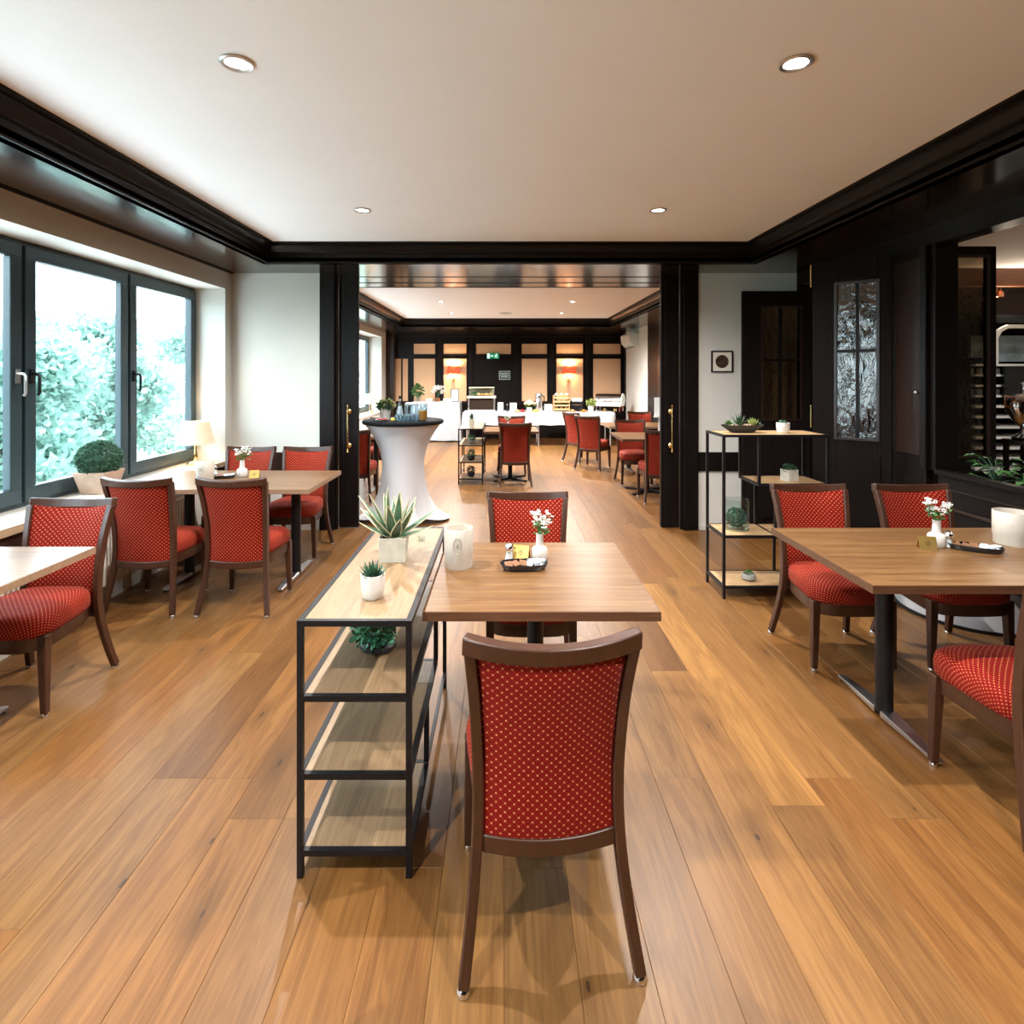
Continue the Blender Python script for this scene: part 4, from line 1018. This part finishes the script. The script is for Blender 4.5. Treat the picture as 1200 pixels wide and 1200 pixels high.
t = thing('fruit_dish', 'scalloped white dish of dark cherries on the bar table', 'dish', bxy(448, -.24))
MB().lathe([(.035, 0), (.07, .016), (.074, .022), (.068, .020), (.03, .006), (.001, .005)], seg=20, cap1=False).build('dish', 'white', t)
for k in range(14): 
    a = k * 2.4; r_ = .012 * k ** .5; MB().ball((r_ * math.cos(a), r_ * math.sin(a), .022), .012, 8, 5).build('cherry', 'cherry', t)
tag(MB().ball((0, 0, .02), .02, 10, 6, sx=1.3).build('lemon', 'lemon'), 'yellow lemon beside the cherry dish on the bar table', 'fruit', None, bxy(460.5, -.27))

# ------------------------------------------------------------------ buffets with white cloths
def draped(name, label, x0, x1, y0, y1, z, hem, legs=True):
    t = thing(name, label, 'table', (0, 0, 0))
    B(x0 + .01, x1 - .01, y0 + .01, y1 - .01, z - .03, z - .004).build('tabletop', 'crate', t, smooth=False)
    for x in ((x0 + .08, (x0 + x1) / 2, x1 - .08) if legs else ()):
        for y in (y0 + .08, y1 - .08): MB().lathe([(.016, 0), (.016, z - .03)], (x, y, 0), 10).build('leg', 'steel', t)
    # the cloth: a flat top and a pleated skirt
    n = 90; rs = []; per = []
    for (xa_, ya_), (xb_, yb_) in (((x0, y0), (x1, y0)), ((x1, y0), (x1, y1)), ((x1, y1), (x0, y1)), ((x0, y1), (x0, y0))):
        L = math.hypot(xb_ - xa_, yb_ - ya_); c = max(4, int(L / .045)); nx, ny = (yb_ - ya_) / L, -(xb_ - xa_) / L
        for k in range(c): u = k / c; per.append((xa_ + (xb_ - xa_) * u, ya_ + (yb_ - ya_) * u, nx, ny))
    for f, zz in ((0, z - .002), (0, z), (.004, z - .012), (.4, z - (z - hem) * .4), (1, hem)):
        ring = []
        for k, (x, y, nx, ny) in enumerate(per):
            a = .012 + .018 * f * (1 + math.sin(k * 1.1) * .8 + .5 * math.sin(k * .37)); a = a if f else .0
            ring.append((x + nx * a, y + ny * a, zz + (0.006 * math.sin(k * .7) if f == 1 else 0)))
        rs.append(ring)
    m = MB().rings(rs[1:], cap0=False, cap1=False); m.add(rs[1], [tuple(range(len(per)))])
    c = tag(m.build('tablecloth', 'cloth', angle=70), label.replace('buffet table', 'cloth over the buffet table'), 'tablecloth')
    return t
BZ = .745
draped('buffet_table', 'long buffet table with a short white cloth before the emergency door', -.88, 2.42, 12.45, 13.25, BZ, .47)
draped('buffet_table', 'taller buffet table with floor-length white cloth behind the bar table', -2.15, -1.03, 13.35, 13.98, .93, .03, False)
def b1(px, y=12.85): return ((px - 590) * y / F, y, BZ + .001)
def b2(px, y=13.6): return ((px - 590) * y / F, y, .931)
t = thing('bread_toaster', 'conveyor toaster cabinet with a glass bread case on the buffet', 'appliance', b1(564.5))
B(-.30, .30, -.18, .18, .0, .04).build('base', 'beige', t, smooth=False); B(-.30, -.265, -.18, .18, .04, .30).build('side_panel', 'steel', t, smooth=False); B(.265, .30, -.18, .18, .04, .30).build('side_panel', 'steel', t, smooth=False)
B(-.265, .265, -.15, .18, .04, .30).build('chamber', 'ovenglass', t, smooth=False); B(-.32, .32, -.20, .20, .30, .345).build('top', 'beige', t, smooth=False, bevel=.008)
m = MB(); 
for a in ((-.28, .28, -.16, -.155, .345, .53), (-.28, -.275, -.155, .16, .345, .53), (.275, .28, -.155, .16, .345, .53)): m.box(*a)
m.build('glass_case', 'crystal', t, smooth=False); B(-.285, .285, -.165, .165, .53, .542).build('case_lid', 'beige', t, smooth=False); B(-.28, .28, .155, .165, .345, .53).build('case_back', 'beige', t, smooth=False)
for k in range(4):
    o = MB().ball((0, 0, 0), .055, 10, 6, .6).build('bread_roll', 'pastry', t); o.location = (-.07 + k * .09, -.03 + .05 * (k % 2), .378)
stuff(MB().leafball((-.18, -.05, .39), .06, 60, .03, .05, .8, .3).build('garnish', 'leaf', t))
for k, (px_, w_, h, lab) in enumerate(((586.5, .13, .20, 'upright menu card right of the toaster'), (601.5, .15, .19, 'folded menu card left of the rose bouquet'), (642.5, .18, .16, 'blank white card left of the wooden crate'))):
    t = thing('menu_card', lab + ' on the buffet', 'card', b1(px_, 12.8)); B(-w_ / 2, w_ / 2, -.006, .0, 0, h).build('card', 'paper', t, smooth=False, bevel=.001); B(-w_ / 2, w_ / 2, 0, .05, 0, .012).build('stand', 'plasticgrey', t, smooth=False)
    if k < 2: B(-w_ / 2 - .005, -w_ / 2, -.01, .01, 0, h).build('frame_edge', 'blackplastic', t, smooth=False); B(w_ / 2, w_ / 2 + .005, -.01, .01, 0, h).build('frame_edge', 'blackplastic', t, smooth=False)
t = thing('pepper_mill', 'dark pepper mill between two menu cards on the buffet', 'mill', b1(594.5, 12.8)); MB().lathe([(.025, 0), (.026, .03), (.016, .08), (.02, .13)], seg=12).build('body', 'blackplastic', t); MB().ball((0, 0, .15), .02, 10, 6).build('knob', 'chrome', t)
t = thing('rose_bouquet', 'round bouquet of peach and yellow roses on the buffet', 'flowers', b1(620.5, 12.75))
MB().lathe([(.05, 0), (.065, .04), (.06, .10), (.05, .10), (.001, .08)], seg=16, cap1=False).build('vase', 'white', t); stuff(MB().leafball((0, 0, .15), .10, 120, .03, .05, .6, .4).build('leaves', 'leaf', t))
for k in range(16):
    a = k * 2.4; r_ = .032 * k ** .5; MB().ball((r_ * math.cos(a), r_ * math.sin(a), .24 - r_ * .55), .033, 9, 6, .85).build('rose', 'pink' if k % 3 else 'yellowrose', t)
t = thing('vacuum_jug', 'silver pump vacuum jug on the buffet', 'jug', b1(631.5, 12.75))
MB().lathe([(.075, 0), (.078, .01), (.078, .28), (.07, .31)], seg=20).build('body', 'steel', t); MB().lathe([(.072, .31), (.076, .33), (.075, .38), (.05, .41), (.001, .415)], seg=20).build('pump_lid', 'steel', t)
MB().tube([(0, -.06, .34), (0, -.11, .35), (0, -.115, .31)], .012, 8).build('spout', 'blackplastic', t); MB().tube([(.07, 0, .36), (.12, 0, .33), (.115, 0, .12), (.076, 0, .08)], .011, 8).build('handle', 'blackplastic', t)
t = thing('pastry_crate', 'two-tier wooden crate of pastries on the buffet under the sconce', 'crate', b1(657.5))
for x in (-.18, .165): B(x, x + .015, -.14, .14, 0, .36).build('side_board', 'crate', t, smooth=False)
for z in (0.02, .19): B(-.165, .165, -.14, .14, z, z + .012).build('shelf', 'crate', t, smooth=False)
for z in (.035, .12, .205, .29): B(-.18, .18, -.155, -.14, z, z + .035).build('slat', 'crate', t, smooth=False)
B(-.18, .18, -.14, .14, .348, .362).build('top_board', 'crate', t, smooth=False)
for k in range(9):
    o = MB().ball((0, 0, 0), .04, 8, 5, .6).build('pastry', 'paper' if k > 5 else 'pastry', t); o.location = (-.11 + .11 * (k % 3), -.06, (.07, .235, .385)[k // 3])
t = thing('jar_basket', 'black wire rack of small jars on the buffet beside the crate', 'basket', b1(676))
B(-.13, .13, -.09, .09, 0, .02).build('tray', 'blackmetal', t, smooth=False)
for x in (-.13, .12):
    for y in (-.09, .08): B(x, x + .01, y, y + .01, .02, .26).build('post', 'blackmetal', t, smooth=False)
B(-.12, .12, -.08, .08, .02, .14).build('lower_drawer', 'blackplastic', t, smooth=False); B(-.12, .12, -.08, .08, .16, .22).build('upper_drawer', 'blackplastic', t, smooth=False)
for k in range(6): 
    o = MB().lathe([(.022, 0), (.024, .05), (.018, .06), (.02, .075)], seg=10).build('jar', 'white', t); o.location = (-.10 + .04 * k, 0, .22)
t = thing('herb_pot', 'white pot of fresh light green herbs beside the chafing dish', 'plant', b1(692.5, 12.8)); MB().lathe([(.055, 0), (.075, .12), (.068, .12), (.001, .1)], seg=18, cap1=False).build('pot', 'white', t); stuff(MB().leafball((0, 0, .19), .095, 200, .035, .05, .8, .3).build('leaves', 'leafpale', t))
t = thing('chafing_dish', 'chrome roll-top chafing dish at the right end of the buffet', 'chafing dish', b1(714.5, 12.85), R(-24))
hw, hd = .30, .20
B(-hw, hw, -hd, hd, .12, .22).build('water_pan', 'plasticwhite', t, smooth=False, bevel=.01)
pr = [(-hd * math.cos(math.pi * k / 16), .20 + .20 * math.sin(math.pi * k / 16)) for k in range(17)]
MB().prism(pr, 'x', -hw + .01, hw - .01).build('roll_top', 'chrome', t); MB().prism([(y * 1.02, .20 + (z - .2) * 1.02) for y, z in pr], 'x', hw - .01, hw + .01).build('end_plate', 'plasticgrey', t)
MB().tube([(-.2, -hd - .02, .27), (-.2, -hd - .05, .29), (.2, -hd - .05, .29), (.2, -hd - .02, .27)], .009, 8).build('handle', 'blackplastic', t)
for x in (-.26, .26):
    for y in (-.16, .16): B(x - .012, x + .012, y - .012, y + .012, 0, .13).build('leg', 'chrome', t, smooth=False)
for x in (-.12, .12): MB().lathe([(.04, .0), (.04, .05), (.03, .06)], (x, 0, 0), 12).build('burner', 'brass', t)
for k in range(5):
    px_ = (606, 612, 627, 671, 684)[k]
    tag(MB().lathe([(.05, 0), (.085, .012), (.088, .02), (.08, .018), (.04, .006), (.001, .006)], seg=18, cap1=False).ball((0, 0, .03), .045, 8, 5, .6).build('food_plate', ('pastry', 'cherry', 'lemon', 'pastry', 'amber')[k]),
        ('round plate of dark snacks before the folded menu card', 'plate of berries before the rose bouquet', 'small plate with lemon wedges before the vacuum jug', 'plate of pastries before the wire rack', 'small plate of jam left of the herb pot')[k] + ' on the buffet', 'plate', None, ((px_ - 590) * 12.6 / F, 12.6, BZ + .001))
t = thing('plate_stack', 'white plate with folded napkin on the table near the chafing dish', 'plate', (1.98, 9.3, .75)); MB().lathe([(.07, 0), (.13, .015), (.132, .02), (.07, .006), (.001, .006)], seg=24, cap1=False).build('plate', 'white', t); MB().cbox((0, 0, .03), (.16, .06, .02), .3).build('napkin', 'cloth', t, smooth=False)
# left tall buffet
t = thing('potted_plant', 'leafy plant in a glass vase at the left end of the tall buffet', 'plant', b2(490)); MB().lathe([(.05, 0), (.06, .16), (.056, .16), (.001, .01)], seg=16, cap1=False).build('vase', 'crystal', t); stuff(MB().leafball((0, 0, .26), .12, 150, .05, .08, 1.1, .3).build('leaves', 'leaf', t)); MB().tube([(0, 0, .02), (.01, 0, .26)], .012, 6).build('stem', 'leafdark', t)
t = thing('orchid', 'white orchid spray in a pot on the tall buffet', 'flowers', b2(513)); MB().lathe([(.05, 0), (.06, .09), (.054, .09), (.001, .08)], seg=16, cap1=False).build('pot', 'copper', t)
m = MB(); f_ = MB()
for k in range(9):
    a = k * 2.4; tip = Vector((.16 * math.cos(a) * random.uniform(.3, 1), .10 * math.sin(a), random.uniform(.2, .36))); m.tube([(0, 0, .07), tip * .5 + Vector((0, 0, .1)), tip], .004, 5)
    for q in range(9): b_ = q * .9; f_.card(tip + Vector((random.uniform(-.03, .03), random.uniform(-.03, .03), random.uniform(-.03, .03))), (math.cos(b_), -.3, math.sin(b_)), .045, .05)
m.build('stems', 'leafdark', t); stuff(f_.build('blossoms', 'blossom', t))
t = thing('framed_menu', 'framed menu card standing below the left sconce on the tall buffet', 'picture', b2(533)); B(-.10, .10, 0, .015, 0, .30).build('frame', 'blackmetal', t, smooth=False); B(-.085, .085, -.003, 0, .015, .285).build('sheet', 'paper', t, smooth=False)
m = MB()
for z in (.20, .17, .14, .11): m.box(-.045, .045, -.004, -.003, z, z + .006)
stuff(m.build('print', 'greycement', t, smooth=False)); B(-.03, .03, .015, .12, 0, .01).build('stand', 'blackmetal', t, smooth=False)
for k, px_ in enumerate((521, 524.5, 528, 505, 501)):
    o = MB().lathe([(.025, 0), (.03, .004), (.04, .075), (.037, .075), (.028, .008), (.001, .008)], seg=16, cap1=False).build('cup', 'white'); tag(o, 'small white cup in the row on the tall buffet', 'cup', 'cups on the tall buffet', b2(px_, 13.5))

# lamp on the far window sill
t = thing('table_lamp', 'lit table lamp on the far room window sill, seen beside the left sliding door', 'lamp', (-2.95, 12.7, .72))
MB().lathe([(.07, 0), (.05, .03), (.015, .05), (.015, .22)], seg=16).build('base', 'brass', t); MB().lathe([(.17, .20), (.12, .42)], seg=24, cap0=False, cap1=False).build('lamp_shade', 'lampshade', t); MB().ball((0, 0, .29), .028, 8, 5).build('bulb', 'bulb', t)
lamp_light('table_lamp_light', (-2.95, 12.7, 1.05), 6)

# ------------------------------------------------------------------ bar behind the partition
t = thing('back_bar', 'dark bar cabinet with mirror and lit bottle shelves beyond the partition', 'cabinet', (4.2, 5.7, 0))
B(0, 2.8, 0, .06, 2.44, 2.62).build('beam', 'oakbeam', t, smooth=False, bevel=.005)
B(0, 2.8, .5, .55, 0, 2.44).build('back_panel', 'barback', t, smooth=False); B(0, 2.8, .05, .5, 2.08, 2.16).build('canopy', 'blackplastic', t, smooth=False)
B(0, .5, .05, .5, 0, 2.08).build('side_cabinet', 'darkwood', t, smooth=False); B(2.5, 2.8, .05, .5, 0, 2.08).build('side_cabinet', 'darkwood', t, smooth=False)
pts = [(.72, 0.02, 1.66), (.72, .02, 1.92), (.76, .02, 2.0), (.84, .02, 2.04), (2.4, .02, 2.04)]
MB().sweep(pts, (.035, .035), side=(0, 1, 0)).build('arch_frame', 'paper', t, smooth=False)
B(.80, 2.4, .46, .49, 1.70, 1.98).build('mirror', 'bar_reflection', t, smooth=False)  # pale blue reflection is painted into the panel colour
rb = random.Random(5)
for k in range(11):
    z = .595 + k * .105
    B(.55, 2.5, .05, .45, z, z + .022).build('shelf', 'plasticwhite', t, smooth=False)
for k in range(12):
    o = MB().lathe([(.028, 0), (.03, .06), (.028, .06), (.001, .005)], seg=12, cap1=False).build('bar_glass', 'bottle_clear'); tag(o, 'glass standing on a lower shelf of the bar cabinet', 'glass', 'glasses on the bar cabinet', (4.2 + .60 + .09 * (k % 6), 5.88, .595 + (9 if k > 5 else 7) * .105 + .022))
for k, x in enumerate((4.9, 5.5, 6.1)):
    s_ = thing('bar_spotlight', 'small lit spotlight under the bar canopy beam', 'lamp', (x + .14, 5.82, 2.44), 0, 'spotlights under the bar beam')
    MB().lathe([(.02, 0), (.02, -.02), (.04, -.05), (.045, -.09), (.038, -.09), (.03, -.05)], seg=14, cap1=False).build('housing', 'copper', s_); MB().lathe([(.036, -.08), (.001, -.085)], seg=12).build('lens', 'bulb', s_)
    lamp_light('bar_light', (x + .14, 5.70, 2.28), 5, (1, .8, .6), .03)
t = thing('samovar_stand', 'narrow dark stand under the samovar beyond the plants', 'stand', (4.36, 4.72, 0))
B(-.16, .16, -.10, .10, .98, 1.02).build('top', 'blackplastic', t, smooth=False, bevel=.004); B(-.15, .15, -.09, .09, .10, .14).build('shelf', 'darkwood', t, smooth=False)
for x in (-.14, .14):
    for y in (-.08, .08): B(x - .015, x + .015, y - .015, y + .015, 0, .98).build('leg', 'darkwood', t, smooth=False)
t = thing('samovar', 'polished metal samovar on its dark stand beyond the plants', 'samovar', (4.33, 4.72, 1.02))
MB().lathe([(.10, 0), (.11, .02), (.06, .05), (.05, .10), (.10, .16), (.145, .24), (.15, .30), (.12, .35), (.06, .38), (.05, .42), (.055, .46), (.03, .48)], seg=28).build('urn', 'chrome', t)
MB().tube([(0, -.12, .2), (0, -.20, .19), (0, -.21, .15)], .014, 8).build('tap', 'brass', t)
for s in (-1, 1): MB().tube([(s * .145, 0, .27), (s * .19, 0, .28), (s * .19, 0, .36), (s * .12, 0, .35)], .010, 8).build('handle', 'copper', t)
t = thing('bar_screen', 'black screen fixed before the bar shelves, above the samovar', 'screen', (5.24, 5.74, 1.34)); B(-.25, .25, -.05, -.02, 0, .30).build('panel', 'blackplastic', t, smooth=False, bevel=.004); B(-.06, .06, -.02, .01, .08, .22).build('bracket', 'blackmetal', t, smooth=False)
for y in (0.5, 2.6, 4.6):
    downlight(4.6, y, 2.62, 'recessed downlight in the bar room ceiling, %s' % {0.5: 'nearest the camera', 2.6: 'above the planter', 4.6: 'in front of the bar cabinet'}[y], 40)

# ------------------------------------------------------------------ outside: lawn and trees
struct(MB().box(-60, -3.5, -40, 60, -3.2, -3.0).build('ground', 'lawn', smooth=False), 'green lawn outside the windows', 'ground')
struct(B(-7.0, XL2 - .36, YBK - .2, 14.3, -.45, -.25).build('reflector', 'reflector', smooth=False), 'added unseen pale terrace below the windows', 'reflector')  # unseen slab, added to bounce daylight through the windows onto the ceiling
def tree(x, y, h, r, label, seed):
    random.seed(seed); t = thing('tree', label, 'tree', (x, y, -3.0), 0, 'trees outside the windows')
    MB().tube([(0, 0, 0), (.1, .05, h * .3), (.05, -.1, h * .6), (.1, 0, h * .85)], [.22, .17, .11, .04], 8).build('trunk', 'bark', t)
    m = MB()
    for k in range(26):
        a = random.uniform(0, 6.28); z = random.uniform(.12, .95) * h; rr_ = r * (1 - ((z / h - .45) / .6) ** 2) ** .5 * random.uniform(.3, .9) if abs(z / h - .45) < .6 else .2
        m.leafball((rr_ * math.cos(a), rr_ * math.sin(a), z), r * .34, 420, .15, .19, .85, .25)
    stuff(m.build('foliage', 'treeleaf', t))
for k, (x, y, h, r) in enumerate([(-9.7, 3.0, 6.5, 1.9), (-10.0, 7.0, 6.9, 1.9), (-9.8, 11.0, 5.9, 1.9), (-10.2, 15.0, 6.2, 1.9), (-10.0, -2.2, 6.3, 1.9), (-10.2, 19.2, 6.2, 1.9), (-10.4, 23.4, 6.4, 2.0), (-14.4, 9.2, 7.0, 2.2), (-10.4, 27.6, 6.3, 2.0), (-14.4, 14.0, 6.6, 2.2), (-14.4, 19.0, 6.6, 2.2), (-14.4, 4.4, 7.4, 2.2)]):
    tree(x, y, h, r, 'leafy tree outside the long window, %s' % ['nearest the left picture edge', 'tallest behind the middle sash', 'lower one behind the right sash', 'round one seen past the right sash', 'beside the camera out of frame', 'beyond the portal wall', 'far one beyond the portal wall', 'farther back behind the middle sash', 'outside the far room', 'second row behind the right sash', 'second row beyond the right sash', 'second row behind the left sash'][k], 40 + k)
